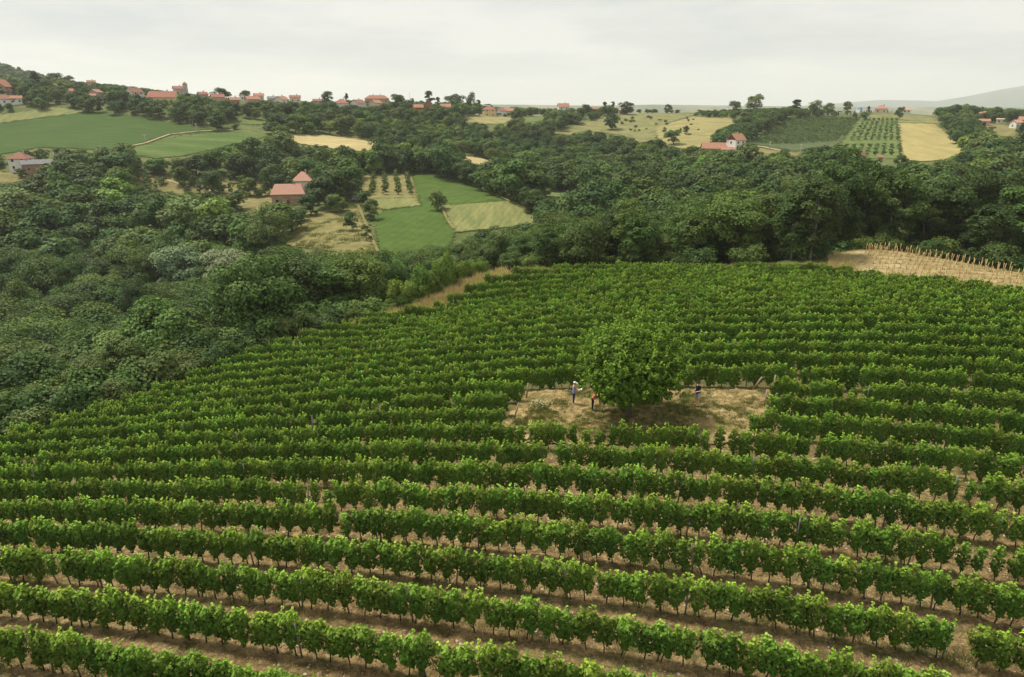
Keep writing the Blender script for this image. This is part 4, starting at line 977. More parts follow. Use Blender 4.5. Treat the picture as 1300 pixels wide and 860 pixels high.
MARKS = [('the brick farmhouse', 370, 245), ('the old white farmhouse', 40, 205), ('the pale wheat field', 425, 180), ('the two silvery willows', 260, 345), ('the valley crop field', 520, 290), ('the pale mown hay field', 630, 270),
         ('the valley meadow strip', 715, 248), ('the tall white hill house', 930, 180), ('the staked plot', 1180, 325), ('the weedy vineyard corner', 560, 370), ('the far left vineyard corner', 30, 520),
         ('the left vineyard edge', 300, 440), ('the golden yellow field', 1185, 180), ('the tan meadow', 420, 295), ('the far vineyard slope', 1020, 170), ('the bare earth patch', 1128, 216), ('the dirt track', 240, 240),
         ('the green field at left', 90, 170), ('the far orchard rows', 1105, 175), ('the yellow ridge house', 621, 140), ('the white ridge house', 715, 138), ('the yellow village house', 208, 125), ('the crest of the vineyard', 830, 325),
         ('the right edge of the photo', 1300, 260), ('the left edge of the photo', 0, 380), ('the golden hay field', 880, 165)]
TONEW = {'dark': 'dark green', 'mid': 'mid green', 'olive': 'olive green', 'light': 'bright green', 'silver': 'silvery', 'conifer': 'blackish green'}
bins = {}
for i in chosen:
    t = PLACED[i]
    if t['label']: continue
    g_ = t['group']
    if g_ in ('woodland trees', 'bushes along the vineyard edge'):
        mk = min(MARKS, key=lambda m: math.hypot(t['px'] - m[1], (t['py'] - m[2]) * 1.5)); dx, dyv = t['px'] - mk[1], t['py'] - mk[2]
        side = ('above' if dyv < 0 else 'below') if abs(dyv) > abs(dx) else ('left of' if dx < 0 else 'right of')
        shp = {'broadleaf_tree': 'broad leafy', 'slender_tree': 'slender', 'tall_tree': 'tall', 'distant_tree': 'leafy', 'shrub': 'low'}.get(t['kind'], 'leafy')
        key = (TONEW[t['tone']], shp, 'bush' if t['cat'] == 'bush' else 'tree', side, mk[0])
    else:
        key = ('', '', '', '', g_)
    bins.setdefault(key, []).append((math.hypot(t['px'] - (mk[1] if key[0] else 0), (t['py'] - (mk[2] if key[0] else 0)) * (1 if key[0] else 4)), i))
for key, L in bins.items():
    L.sort()
    if key[0]:
        for n, (_, i) in enumerate(L):
            PLACED[i]['label'] = '%s %s %s %s %s%s' %  (key[0], key[1], key[2], key[3], key[4], '' if len(L) == 1 else (', nearest to it' if n == 0 else ', ' + ordw(n + 1) + ' nearest'))
    else:
        base = {'fruit trees in the orchard by the farmhouse': 'small fruit tree in the five orchard rows right of the farmhouse', 'fruit trees in the far orchard rows': 'small dark fruit tree in the slanting rows of the far orchard',
                'small trees on the dry meadow': 'small thin tree on the dry meadow by the dirt track', 'young orchard trees below the wheat': 'young orchard tree in the strip below the pale wheat field',
                'low bushes scattered on the hillside meadow': 'low bush scattered on the green hillside meadow'}[key[4]]
        for n, (_, i) in enumerate(L): PLACED[i]['label'] = base
for i in sorted(chosen):
    t = PLACED[i]; v = KINDS[t['kind']]['v'][t['v']]
    nm = t['name'] if t['name'] not in ('distant_tree', 'tall_tree') else 'broadleaf_tree'
    e_ = empty(nm, (t['x'], t['y'], t['z']), t['rz'], (t['sx'], t['sx'], t['sz']))
    tag(e_, t['label'], t['cat'], t['group'])
    put('crown', v['crown'], e_, M[t['tone']]); put('trunk', v['trunk'], e_, M[KINDS[t['kind']]['bark']])
# the far woods that read as one mass
keys = sorted({(t['kind'], t['v'], t['tone']) for t in mass})
src = []
for kd, vi, tone in keys:
    v = KINDS[kd]['v'][vi]; src.append(mesh_np('wood_source', v['V'], v['Q'], [M[tone]], tint=v['tint']))
scatter('far_woods', 'dense green woodland on the far slopes that reads as one mass', 'woods', src, [(t['x'], t['y'], t['z']) for t in mass], np.array([t['rz'] for t in mass]),
        np.array([(t['sx'], t['sx'], t['sz']) for t in mass]), [keys.index((t['kind'], t['v'], t['tone'])) for t in mass])
print('vines', len(vines), 'trees', len(PLACED), 'solo', len(chosen), 'mass', len(mass), {g_: len(i) for g_, i in byg.items()})

# ------------------------------------------------------------------ buildings
def tile_mat(name, a, b):
    s = NT(name); p = s.pos(); n = s.noise(1.2, p, 6, 0.7); n2 = s.noise(6.0, p, 3, 0.7)
    w_ = s.n('TexWave', wave_type='BANDS', bands_direction='Z'); w_.inputs['Scale'].default_value = 3.0; w_.inputs['Distortion'].default_value = 1.0; s.l(p, w_.inputs['Vector'])
    c = s.mix(s.ramp(n, [(0.3, (0, 0, 0)), (0.7, (1, 1, 1))]), a, b); c = s.mix(1.0, c, s.ramp(n2, [(0.3, (.75, .75, .75)), (0.7, (1.15, 1.15, 1.15))]), 'MULTIPLY')
    return s.done(c, 0.85, 0.15, bump=w_.outputs['Fac'], bd=0.04)
def brick_mat(name, a, b, m):
    s = NT(name); p = s.pos(); bt = s.n('TexBrick'); s.l(s.mapped(p, (1, 1, 1), (R(90), 0, 0)), bt.inputs['Vector']); bt.inputs['Scale'].default_value = 2.2
    bt.inputs['Color1'].default_value = (*a, 1); bt.inputs['Color2'].default_value = (*b, 1); bt.inputs['Mortar'].default_value = (*m, 1)
    n = s.noise(0.8, p, 5); c = s.mix(1.0, bt.outputs['Color'], s.ramp(n, [(0.3, (.7, .7, .7)), (0.7, (1.2, 1.2, 1.2))]), 'MULTIPLY')
    return s.done(c, 0.9, 0.15)
WALL = {'white': plain('white_plaster', (0.72, 0.70, 0.63), 0.85, 0.2, 0.9, 0.12), 'cream': plain('cream_plaster', (0.62, 0.55, 0.40), 0.85, 0.2, 0.9, 0.12), 'yellow': plain('yellow_plaster', (0.66, 0.54, 0.27), 0.85, 0.2, 0.9, 0.12),
        'grey': plain('grey_plaster', (0.42, 0.39, 0.35), 0.85, 0.2, 0.9, 0.15), 'greydark': plain('dark_grey_plaster', (0.18, 0.17, 0.16), 0.85, 0.2, 0.9, 0.15), 'pink': plain('pink_plaster', (0.50, 0.35, 0.27), 0.85, 0.2, 0.9, 0.15),
        'tan': plain('tan_plaster', (0.46, 0.38, 0.25), 0.85, 0.2, 0.9, 0.2), 'brick': brick_mat('old_brick', (0.38, 0.215, 0.135), (0.45, 0.285, 0.19), (0.40, 0.33, 0.25)), 'brickred': brick_mat('red_brick', (0.36, 0.13, 0.08), (0.42, 0.17, 0.10), (0.32, 0.24, 0.2)),
        'brownwood': plain('brown_boards', (0.13, 0.055, 0.035), 0.8, 0.2, 2, 0.3)}
ROOF = {'tile': tile_mat('orange_tile', (0.34, 0.165, 0.105), (0.43, 0.225, 0.15)), 'redtile': tile_mat('red_tile', (0.29, 0.12, 0.085), (0.37, 0.165, 0.12)), 'browntile': tile_mat('brown_tile', (0.23, 0.115, 0.08), (0.31, 0.16, 0.105)),
        'oldtile': tile_mat('old_tile', (0.30, 0.135, 0.085), (0.39, 0.19, 0.12)), 'pinktile': tile_mat('pink_tile', (0.47, 0.235, 0.165), (0.54, 0.29, 0.205)), 'salmon': tile_mat('salmon_tile', (0.47, 0.25, 0.175), (0.54, 0.315, 0.23)),
        'paletile': tile_mat('pale_tile', (0.44, 0.32, 0.20), (0.50, 0.38, 0.25)), 'greyroof': tile_mat('grey_sheet_roof', (0.21, 0.205, 0.205), (0.29, 0.275, 0.265)), 'whiteroof': tile_mat('whitish_sheet_roof', (0.62, 0.60, 0.55), (0.70, 0.67, 0.6))}
GLASS = plain('dark_window_glass', (0.03, 0.035, 0.04), 0.15, 0.5, 1, 0.2); FRAME = plain('white_frame', (0.7, 0.68, 0.62), 0.6, 0.3, 4, 0.1); DOORM = plain('brown_door', (0.12, 0.07, 0.04), 0.6, 0.3, 4, 0.2)

def build_house(d):
    w, dp, hw, pt = d['w'], d['d'], d['hw'], d['pitch']; x, y = w / 2, dp / 2; rh = y * pt; ov = 0.45; th = 0.16
    root = tag(empty(d['name'], (d['X'], d['Y'], d['Z']), d['rot']), d['label'], d['cat'], 'houses of the hill village' if d['cat'] == 'house' else None)
    kind = d['kind']; mb = MB()
    B = [(-x, -y), (x, -y), (x, y), (-x, y)]
    zt = hw - 0.012
    for i in range(4):
        a, b = B[i], B[(i + 1) % 4]
        if kind == 'gable' and i in (1, 3): mb.poly([(a[0], a[1], -2.5), (b[0], b[1], -2.5), (b[0], b[1], zt), (a[0], 0, hw + rh - 0.012), (a[0], a[1], zt)])
        else: mb.poly([(a[0], a[1], -2.5), (b[0], b[1], -2.5), (b[0], b[1], zt), (a[0], a[1], zt)])
    put('wall', mb.mesh('wall', WALL[d['wall']]), root)
    rb = MB(); s_ = rh / y
    if kind == 'gable':
        for sg in (-1, 1):
            e0 = (hw - ov * s_); P = [(-x - ov, sg * (y + ov), e0), (x + ov, sg * (y + ov), e0), (x + ov, 0, hw + rh), (-x - ov, 0, hw + rh)]
            T = [(p[0], p[1], p[2] + th) for p in P]
            if sg > 0: P, T = P[::-1], T[::-1]
            rb.poly(T); rb.poly(P[::-1])
            for i in range(4): j = (i + 1) % 4; rb.poly([P[i], P[j], T[j], T[i]])
    else:
        rl = x - y * (0.95 if kind == 'hip' else 0.35); rl = max(rl, 0.15); ez = hw - ov * s_
        E4 = [(-x - ov, -y - ov, ez), (x + ov, -y - ov, ez), (x + ov, y + ov, ez), (-x - ov, y + ov, ez)]; T4 = [(p[0], p[1], p[2] + th) for p in E4]
        r0, r1 = (-rl, 0, hw + rh + th), (rl, 0, hw + rh + th)
        rb.poly([T4[0], T4[1], r1, r0]); rb.poly([T4[2], T4[3], r0, r1]); rb.poly([T4[1], T4[2], r1]); rb.poly([T4[3], T4[0], r0]); rb.poly(E4[::-1])
        for i in range(4): j = (i + 1) % 4; rb.poly([E4[i], E4[j], T4[j], T4[i]])
    rf = put('roof', rb.mesh('roof', ROOF[d['roof']]), root)
    for i in range(d['chim']):
        cxx = x * (0.35 if d['chim'] == 1 else (-0.3 + 0.6 * i)); m = MB(); zc_ = hw + rh - 0.25 * pt
        m.box(cxx - .28, cxx + .28, 0.05, .55, zc_ - 0.7, zc_ + 1.0); m.box(cxx - .34, cxx + .34, -0.01, .61, zc_ + 1.002, zc_ + 1.12)
        put('chimney', m.mesh('chimney', WALL['brick'] if d['wall'] != 'white' else WALL['grey']), rf)
    if d['gable'] and kind == 'gable':
        m = MB(); gx_ = -x - 0.02 if d['rot'] > -0.05 else -x - 0.02
        m.poly([(gx_, -y * .98, hw - 0.2), (gx_, 0, hw + rh - 0.25), (gx_, y * .98, hw - 0.2)]); m.poly([(gx_ + .015, -y * .98, hw - 0.2), (gx_ + .015, y * .98, hw - 0.2), (gx_ + .015, 0, hw + rh - 0.25)])
        put('gable_cladding', m.mesh('gable_cladding', WALL[d['gable']]), root)
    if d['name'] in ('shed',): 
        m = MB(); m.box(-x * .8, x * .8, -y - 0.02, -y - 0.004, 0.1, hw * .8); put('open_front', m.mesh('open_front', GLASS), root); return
    if 'arched' in d['label']:
        m = MB(); n = 10; P = [(-1.1, -y - 0.01, 0), (1.1, -y - 0.01, 0)] + [(1.1 * math.cos(math.pi * k / n), -y - 0.01, 1.5 + 1.0 * math.sin(math.pi * k / n)) for k in range(n + 1)]
        m.poly(P); put('doorway', m.mesh('doorway', GLASS), root); return
    rows = [0.95 + 2.75 * i for i in range(d['storeys'])]
    nx_ = max(2, int(w / 3.6)); ny_ = max(1, int(dp / 4.0)); ww, wh = (0.55, 1.25) if d['cat'] == 'house' else (0.45, 0.7)
    def window(face, u, z):
        f_, p_ = MB(), MB()
        if face == 'front': f_.box(u - ww, u + ww, -y - 0.05, -y + 0.02, z, z + wh); p_.box(u - ww + .1, u + ww - .1, -y - 0.075, -y - 0.053, z + .1, z + wh - .1)
        else:
            sg = -1 if face == 'l' else 1; a_, b_ = sorted((sg * (x - 0.02), sg * (x + 0.05))); f_.box(a_, b_, u - ww, u + ww, z, z + wh); a_, b_ = sorted((sg * (x + 0.053), sg * (x + 0.075))); p_.box(a_, b_, u - ww + .1, u + ww - .1, z + .1, z + wh - .1)
        f = put('window', f_.mesh('window', FRAME if d['wall'] not in ('brick',) else DOORM), root); put('pane', p_.mesh('pane', GLASS), f)
    for z in rows:
        if z + wh > hw: continue
        for k in range(nx_):
            u = -x + w * (k + 0.5) / nx_
            if d['detail'] and z < 1 and k == nx_ // 2:
                m = MB(); m.box(u - .5, u + .5, -y - .06, -y + .02, -0.1, 2.1); dr = put('door', m.mesh('door', DOORM), root); h_ = MB(); h_.box(u + .32, u + .4, -y - .1, -y - .063, 0.95, 1.05); put('handle', h_.mesh('handle', GLASS), dr)
            elif d['detail'] or len(rows) == 1 or d['storeys'] > 1: window('front', u, z)
        for face in ('l', 'r'):
            for k in range(ny_): window(face, -y + dp * (k + 0.5) / ny_, z)
    if 'tower' in d['label']:
        m = MB(); tx = x + 1.6; m.box(tx - 1.5, tx + 1.5, -1.5, 1.5, -2, 7.0); put('tower', m.mesh('tower', WALL['grey']), root)
        m = MB(); P = [(tx - 1.9, -1.9, 7.0), (tx + 1.9, -1.9, 7.0), (tx + 1.9, 1.9, 7.0), (tx - 1.9, 1.9, 7.0)]; ap = (tx, 0, 9.0)
        for i in range(4): m.poly([P[i], P[(i + 1) % 4], ap])
        m.poly(P[::-1]); put('tower_roof', m.mesh('tower_roof', ROOF['redtile']), root)
for d in HOUSES: build_house(d)

# small blue domed chapel and graves on the ridge
def ground_at(px, py):
    return locate(px, py)[:3]
X, Y, Z = ground_at(1091, 143); r_ = tag(empty('chapel', (X, Y, Z), 0.3), 'small white chapel with bright blue roof in the graveyard', 'chapel')
m = MB(); m.box(-1.6, 1.6, -1.6, 1.6, -1, 2.4); put('wall', m.mesh('wall', WALL['white']), r_)
m = MB(); n = 12
for j in range(5):
    for k in range(n):
        def q(j, k): t = j / 5 * math.pi / 2; a = 2 * math.pi * k / n; return (1.9 * math.cos(t) * math.cos(a), 1.9 * math.cos(t) * math.sin(a), 2.4 + 1.7 * math.sin(t))
        m.poly([q(j, k), q(j, k + 1), q(j + 1, k + 1), q(j + 1, k)])
put('dome', m.mesh('dome', plain('blue_sheet', (0.10, 0.27, 0.55), 0.5, 0.3), fix=True), r_)
m = MB(); m.box(-.5, .5, -1.64, -1.603, 0, 1.7); put('door', m.mesh('door', DOORM), r_)
STONE = [plain('pale_gravestone', (0.55, 0.53, 0.49), 0.7, 0.3, 3, 0.2), plain('dark_gravestone', (0.06, 0.06, 0.065), 0.35, 0.5, 3, 0.3)]
gm = MB(); P = [(-.4, 0), (.4, 0)] + [(.4 * math.cos(math.pi * k / 8), 1.1 + .28 * math.sin(math.pi * k / 8)) for k in range(9)]
gm.poly([(a, -.09, b) for a, b in P]); gm.poly([(a, .09, b) for a, b in P][::-1])
for i in range(len(P)): a, b = P[i], P[(i + 1) % len(P)]; gm.poly([(a[0], -.09, a[1]), (a[0], .09, a[1]), (b[0], .09, b[1]), (b[0], -.09, b[1])])
gm.box(-.55, .55, -.25, .25, -.5, .12)
GME = gm.mesh('gravestone', STONE[0])
for i in range(64):
    t = random.random(); px_ = random.uniform(1002, 1050) if i < 20 else random.uniform(1052, 1135); py_ = random.uniform(143, 147.5) if px_ < 1100 else random.uniform(141.5, 143.5)
    X, Y, Z = ground_at(px_, py_); k = 0 if i % 3 else 1
    o = put('gravestone', GME, None, STONE[k]); o.location = (X, Y, Z); o.rotation_euler = (0, 0, random.uniform(-.4, .4)); o.scale = (1.2,) * 3
    tag(o, 'pale gravestone among the graves on the ridge' if k == 0 else 'dark polished gravestone among the graves on the ridge', 'gravestone', 'pale gravestones on the ridge' if k == 0 else 'dark gravestones on the ridge')

# utility poles, mast
def pole(px, base, hp, lab, cross=True):
    X, Y, Z = ground_at(px, base); h = hp * (Y * CP - Z * SP) / F
    r_ = tag(empty('utility_pole', (X, Y, Z), 0.4), lab, 'pole', None)
    m = MB(); m.tube([(0, 0, -.8), (0, 0, h * .5), (0, 0, h)], [.2, .17, .13], 8); put('shaft', m.mesh('shaft', M['pale_pole'], smooth=True), r_)
    if cross:
        m = MB(); m.box(-.9, .9, -.06, .06, h - .55, h - .42); put('crossarm', m.mesh('crossarm', M['pale_pole']), r_)
        for q in (-.8, 0, .8): m = MB(); m.tube([(q, 0, h - .42), (q, 0, h - .2)], .06, 6); put('insulator', m.mesh('insulator', WALL['white']), r_)
M['pale_pole'] = plain('pale_concrete_pole', (0.45, 0.42, 0.35), 0.8, 0.2, 4, 0.15)
for a in ((245, 158, 12, 'pale pole beside the top corner of the green crop field'), (250, 168, 11, 'pale pole where the dirt track bends between the fields'), (185, 183, 12, 'pale pole in the middle of the dirt track edge'),
          (64, 130, 11, 'pale pole in the village right of the small orange roof'), (344, 207, 11, 'pale pole above the brick farmhouse meadow'), (399, 233, 20, 'tall pale pole right behind the white farmhouse'),
          (1016, 196, 13, 'pale pole near the lane below the far vineyard'), (977, 190, 10, 'short pale pole on the lane right of the white hill house'), (70, 205, 12, 'pale pole behind the long brick barn'),
          (142, 126, 12, 'thin pale pole beside the tan village cottage')): pole(*a)
X, Y, Z = ground_at(521, 139); m = MB(); m.tube([(0, 0, -1), (0, 0, 6), (0, 0, 12.5)], [.16, .1, .05], 6); m.box(-.5, .5, -.04, .04, 9, 9.08); m.box(-.35, .35, -.04, .04, 11, 11.08)
o = put('antenna_mast', m.mesh('antenna_mast', M['post'])); o.location = (X, Y, Z); tag(o, 'thin antenna mast on the skyline left of the cypresses', 'mast')

# parked cars and a trailer
def car(px, base, rz, paint, lab):
    X, Y, Z = ground_at(px, base); r_ = tag(empty('parked_car', (X, Y, Z + 0.3), rz), lab, 'car')
    m = MB(); prof = [(-2.05, .35), (2.05, .35), (2.1, .75), (1.15, .95), (.55, 1.42), (-1.15, 1.45), (-1.85, .98), (-2.1, .9)]
    m.poly([(a, -.82, b) for a, b in prof]); m.poly([(a, .82, b) for a, b in prof][::-1])
    for i in range(len(prof)): a, b = prof[i], prof[(i + 1) % len(prof)]; m.poly([(a[0], -.82, a[1]), (a[0], .82, a[1]), (b[0], .82, b[1]), (b[0], -.82, b[1])])
    put('body', m.mesh('body', paint, fix=True), r_)
    m = MB()
    for sg in (-1, 1): m.box(-1.1, .5, sg * .825 - .006, sg * .825 + .006, 1.0, 1.36)
    put('side_window', m.mesh('side_window', GLASS), r_)
    for sx in (-1.25, 1.3):
        for sg in (-1, 1):
            m = MB(); m.tube([(sx, sg * .72, .3), (sx, sg * .86, .3)], .32, 12); wv = put('wheel', m.mesh('wheel', GLASS), r_); m = MB(); m.tube([(sx, sg * .862, .3), (sx, sg * .872, .3)], .18, 10); put('rim', m.mesh('rim', M['post']), wv)
car(413, 255, 0.2, plain('white_car_paint', (0.75, 0.75, 0.74), 0.3, 0.5, 1, 0.05), 'white car parked under the farm trees beside the brick farmhouse')
car(455, 256, -0.3, plain('silver_car_paint', (0.42, 0.46, 0.50), 0.3, 0.5, 1, 0.05), 'silver grey car parked beside the orchard corner')
X, Y, Z = ground_at(1259, 164); r_ = tag(empty('farm_trailer', (X, Y, Z), 0.1), 'low rust red farm trailer on the meadow at the right', 'trailer')
m = MB(); m.box(-2.2, 2.2, -.9, .9, .7, 1.5); m.tube([(2.2, 0, .75), (3.5, 0, .6)], .07, 6); put('bed', m.mesh('bed', plain('rust_red_paint', (0.25, 0.09, 0.06), 0.7, 0.2, 3, 0.3)), r_)
for sx in (-1.2, 1.2):
    for sg in (-1, 1): m = MB(); m.tube([(sx, sg * .7, .4), (sx, sg * .95, .4)], .4, 12); put('wheel', m.mesh('wheel', GLASS), r_)

# ------------------------------------------------------------------ vineyard posts and the staked plot
PM = MB(); PM.tube([(0, 0, -.3), (0, 0, 1.0), (0, 0, 2.0)], [.04, .038, .036], 7); PME = PM.mesh('trellis_post', M['post'], smooth=True)
npost = 0
for k in range(6, -25, -1):
    step = 5.3 if k > -5 else 24.0; off = random.uniform(0, step); n = 0
    sel = []
    for s0 in np.arange(-100, 100, step):
        x, y = row_pt(k, s0 + off)
        if not near_ok(x, y) or y < 14: continue
        z = float(H(x, y)); px, py, zc = proj(x, y, z + 1)
        if -5 < px < 1305 and py < 870: sel.append((x, y, z, px))
    for n, (x, y, z, px) in enumerate(sel):
        if npost >= 240: break
        o = put('trellis_post', PME); o.location = (x, y, z); o.rotation_euler = (random.gauss(0, .05), random.gauss(0, .06), random.random() * 6)
        o.scale = (1, 1, random.uniform(.86, .98)); npost += 1
        nm = {6: 'bottom left corner row', 5: 'second row', 4: 'third row', 3: 'fourth row'}.get(k, ordw(7 - k) + ' row')
        tag(o, 'grey trellis post in the %s of vines from below, %s' % (nm, 'leftmost' if n == 0 else ordw(n + 1) + ' from left'), 'post', 'grey trellis posts among the vines')
WM = MB(); WM.tube([(0, 0, -.3), (0, 0, 1.1), (0, 0, 2.1)], [.065, .06, .055], 8); WME = WM.mesh('end_post', M['wood_post'], smooth=True)
for px, py, lx, ly, lab in ((652, 534, 0, 0.26, 'leaning brown end post at the lower left corner of the clearing'), (668, 508, 0, .1, 'brown end post half hidden by vines at the upper left of the clearing'), (968, 546, 0, -.05, 'brown end post at the lower right of the clearing'),
                            (970, 519, 0, .02, 'brown end post in the middle of the clearing right side'), (981, 499, 0, .02, 'brown end post at the upper right corner of the clearing'), (955, 496, 0, .5, 'short slanting brown stake at the back of the clearing')):
    X, Y, Z = ground_at(px, py); o = put('end_post', WME); o.location = (X, Y, Z); o.rotation_euler = (lx, ly, 0); o.scale = (1, 1, 0.6 if 'short' in lab else .68); tag(o, lab, 'post')
SM = MB(); SM.tube([(0, 0, -.2), (0, 0, .7), (0, 0, 1.45)], [.043, .041, .038], 6); SME = SM.mesh('vine_stake', M['stake'], smooth=True)
YM = (0.5 * (YVP[0][0] + YVP[8][0]), 0.5 * (YVP[0][1] + YVP[8][1]))
st = []
n_ = 0
for b in np.arange(-45, 45, 2.3):
    for a in np.arange(-70, 70, 0.74):
        x = YM[0] + CA * a - SA * b + 0.12 * b; y = YM[1] + SA * a * 1.15 + CA * b
        x += random.gauss(0, .05); y += random.gauss(0, .07)
        if not inpoly(np.array([x]), np.array([y]), YVP)[0]: continue
        z = float(H(x, y)); px, py, zc = proj(x, y, z)
        if px < np.interp(b, [-20, 20], [1150, 1090]) + random.uniform(0, 10) or px > 1312 or random.random() < .06: continue
        st.append((zc, x, y, z, px))
print('stakes', len(st))
st.sort()
keep_st = st[:300] if len(st) > 300 else st
if len(st) > 300: keep_st = [st[int(i * len(st) / 299.0)] for i in range(299) if int(i * len(st) / 299.0) < len(st)]
for zc, x, y, z, px in keep_st:
    o = put('vine_stake', SME); o.location = (x, y, z); o.rotation_euler = (random.gauss(0, .06), random.gauss(0, .06), 0); o.scale = (1, 1, random.uniform(.75, 1.1))
    tag(o, 'thin tan wooden stake among the rows of stakes on the bare plot', 'stake', 'wooden stakes on the bare plot')

# ------------------------------------------------------------------ the single tree in the clearing
X, Y, Z = ground_at(799, 532)
g_ = np.random.default_rng(3); nc = 210                # leafy bough ends spread evenly over the dome
kk = np.arange(nc) + .5; ph_ = np.arccos(1 - 1.86 * kk / nc); th_ = math.pi * (1 + 5 ** .5) * kk
dd = np.stack([np.cos(th_) * np.sin(ph_), np.sin(th_) * np.sin(ph_), np.cos(ph_)], 1)
sq = np.where(dd[:, 2] < 0, 1 - .42 * np.abs(dd[:, 2]) ** 1.3, 1.0)
lo = 1 + .035 * np.sin(3 * th_ % 6.2832 + 2 * ph_) + .045 * np.sin(2 * np.arctan2(dd[:, 1], dd[:, 0]) + 3 * ph_)
cc = dd * np.array([3.15, 3.15, 3.3]) * (g_.uniform(.80, 1.10, nc) * sq * lo)[:, None] + np.array([0, 0, 3.55])
inn = rdir(60, g_) * np.array([2.2, 2.2, 2.2]) * g_.uniform(.5, 1, 60)[:, None] + np.array([0, 0, 3.4]); cc = np.concatenate([cc, inn]); cr = g_.uniform(.34, .62, len(cc))
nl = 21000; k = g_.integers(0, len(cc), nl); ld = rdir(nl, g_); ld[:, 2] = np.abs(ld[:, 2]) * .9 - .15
P_ = cc[k] + unit(ld) * (cr[k] * g_.uniform(.55, 1.08, nl))[:, None]
ow = unit(P_ - np.array([0, 0, 3.2])); P_[:, 2] = np.maximum(P_[:, 2], .12 + .3 * g_.random(nl))
V, Q = leaf_geo(P_, unit(ld * .7 + ow * .6 + np.array([0, 0, .45])) + g_.normal(size=(nl, 3)) * .36, g_.uniform(.16, .30, nl), .6, .25, g_)
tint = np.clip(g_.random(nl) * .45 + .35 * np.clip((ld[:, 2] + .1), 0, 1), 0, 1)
SV = []
for q_ in range(190):                      # upright leafy shoots that break the outline
    dq = dd[int(g_.integers(0, int(nc * .72)))] + g_.normal(size=3) * .08; b0 = np.array([3.3, 3.3, 3.45]) * dq + np.array([0, 0, 3.55]); L = g_.uniform(.35, 1.05)
    for q in np.linspace(0, 1, 15): SV.append(b0 + (dq * 0.45 + np.array([0, 0, .75])) * q * L + g_.normal(size=3) * 0.07)
SV = np.array(SV); V2, Q2 = leaf_geo(SV, rdir(len(SV), g_) * .6 + np.array([0, 0, .8]), g_.uniform(.13, .24, len(SV)), .6, r=g_)
tr = tag(empty('broadleaf_tree', (X, Y, Z), 0.4), 'single round leafy tree standing in the dry clearing among the vines', 'tree')
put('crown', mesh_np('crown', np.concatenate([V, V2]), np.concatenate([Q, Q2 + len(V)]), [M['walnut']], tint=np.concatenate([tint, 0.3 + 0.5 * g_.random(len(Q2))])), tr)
put('trunk', trunk_mesh('trunk', 9, 7.0, 0.22, cc, M['bark'], 12, 0.6), tr)
TREE = (X, Y, Z)

# ------------------------------------------------------------------ people
def skin_obj(name, pts, edges, mat, parent=None, sub=2, root=0):
    """pts: {key: (x, y, z, radius)}; a smooth tapered surface grown round the joints."""
    me = bpy.data.meshes.new(name); bm = bmesh.new(); L = bm.verts.layers.skin.verify(); vm = {}
    for k, p in pts.items():
        v = bm.verts.new(p[:3]); v[L].radius = (p[3], p[4] if len(p) > 4 else p[3]); vm[k] = v
    for a, b in edges: bm.edges.new((vm[a], vm[b]))
    vm[list(pts)[root]][L].use_root = True
    bm.to_mesh(me); bm.free(); me.materials.append(mat)
    o = put(name, me, parent); o.modifiers.new('skin', 'SKIN').use_smooth_shade = True; s_ = o.modifiers.new('smooth', 'SUBSURF'); s_.levels = sub; s_.render_levels = sub
    return o
def cm(name, c, rough=0.8): return plain(name, c, rough, 0.2, 12, 0.08)
SKIN = cm('skin', (0.58, 0.34, 0.24), 0.6); HAIR = cm('brown_hair', (0.06, 0.04, 0.025)); EYE = cm('eye', (0.02, 0.015, 0.01), 0.3)
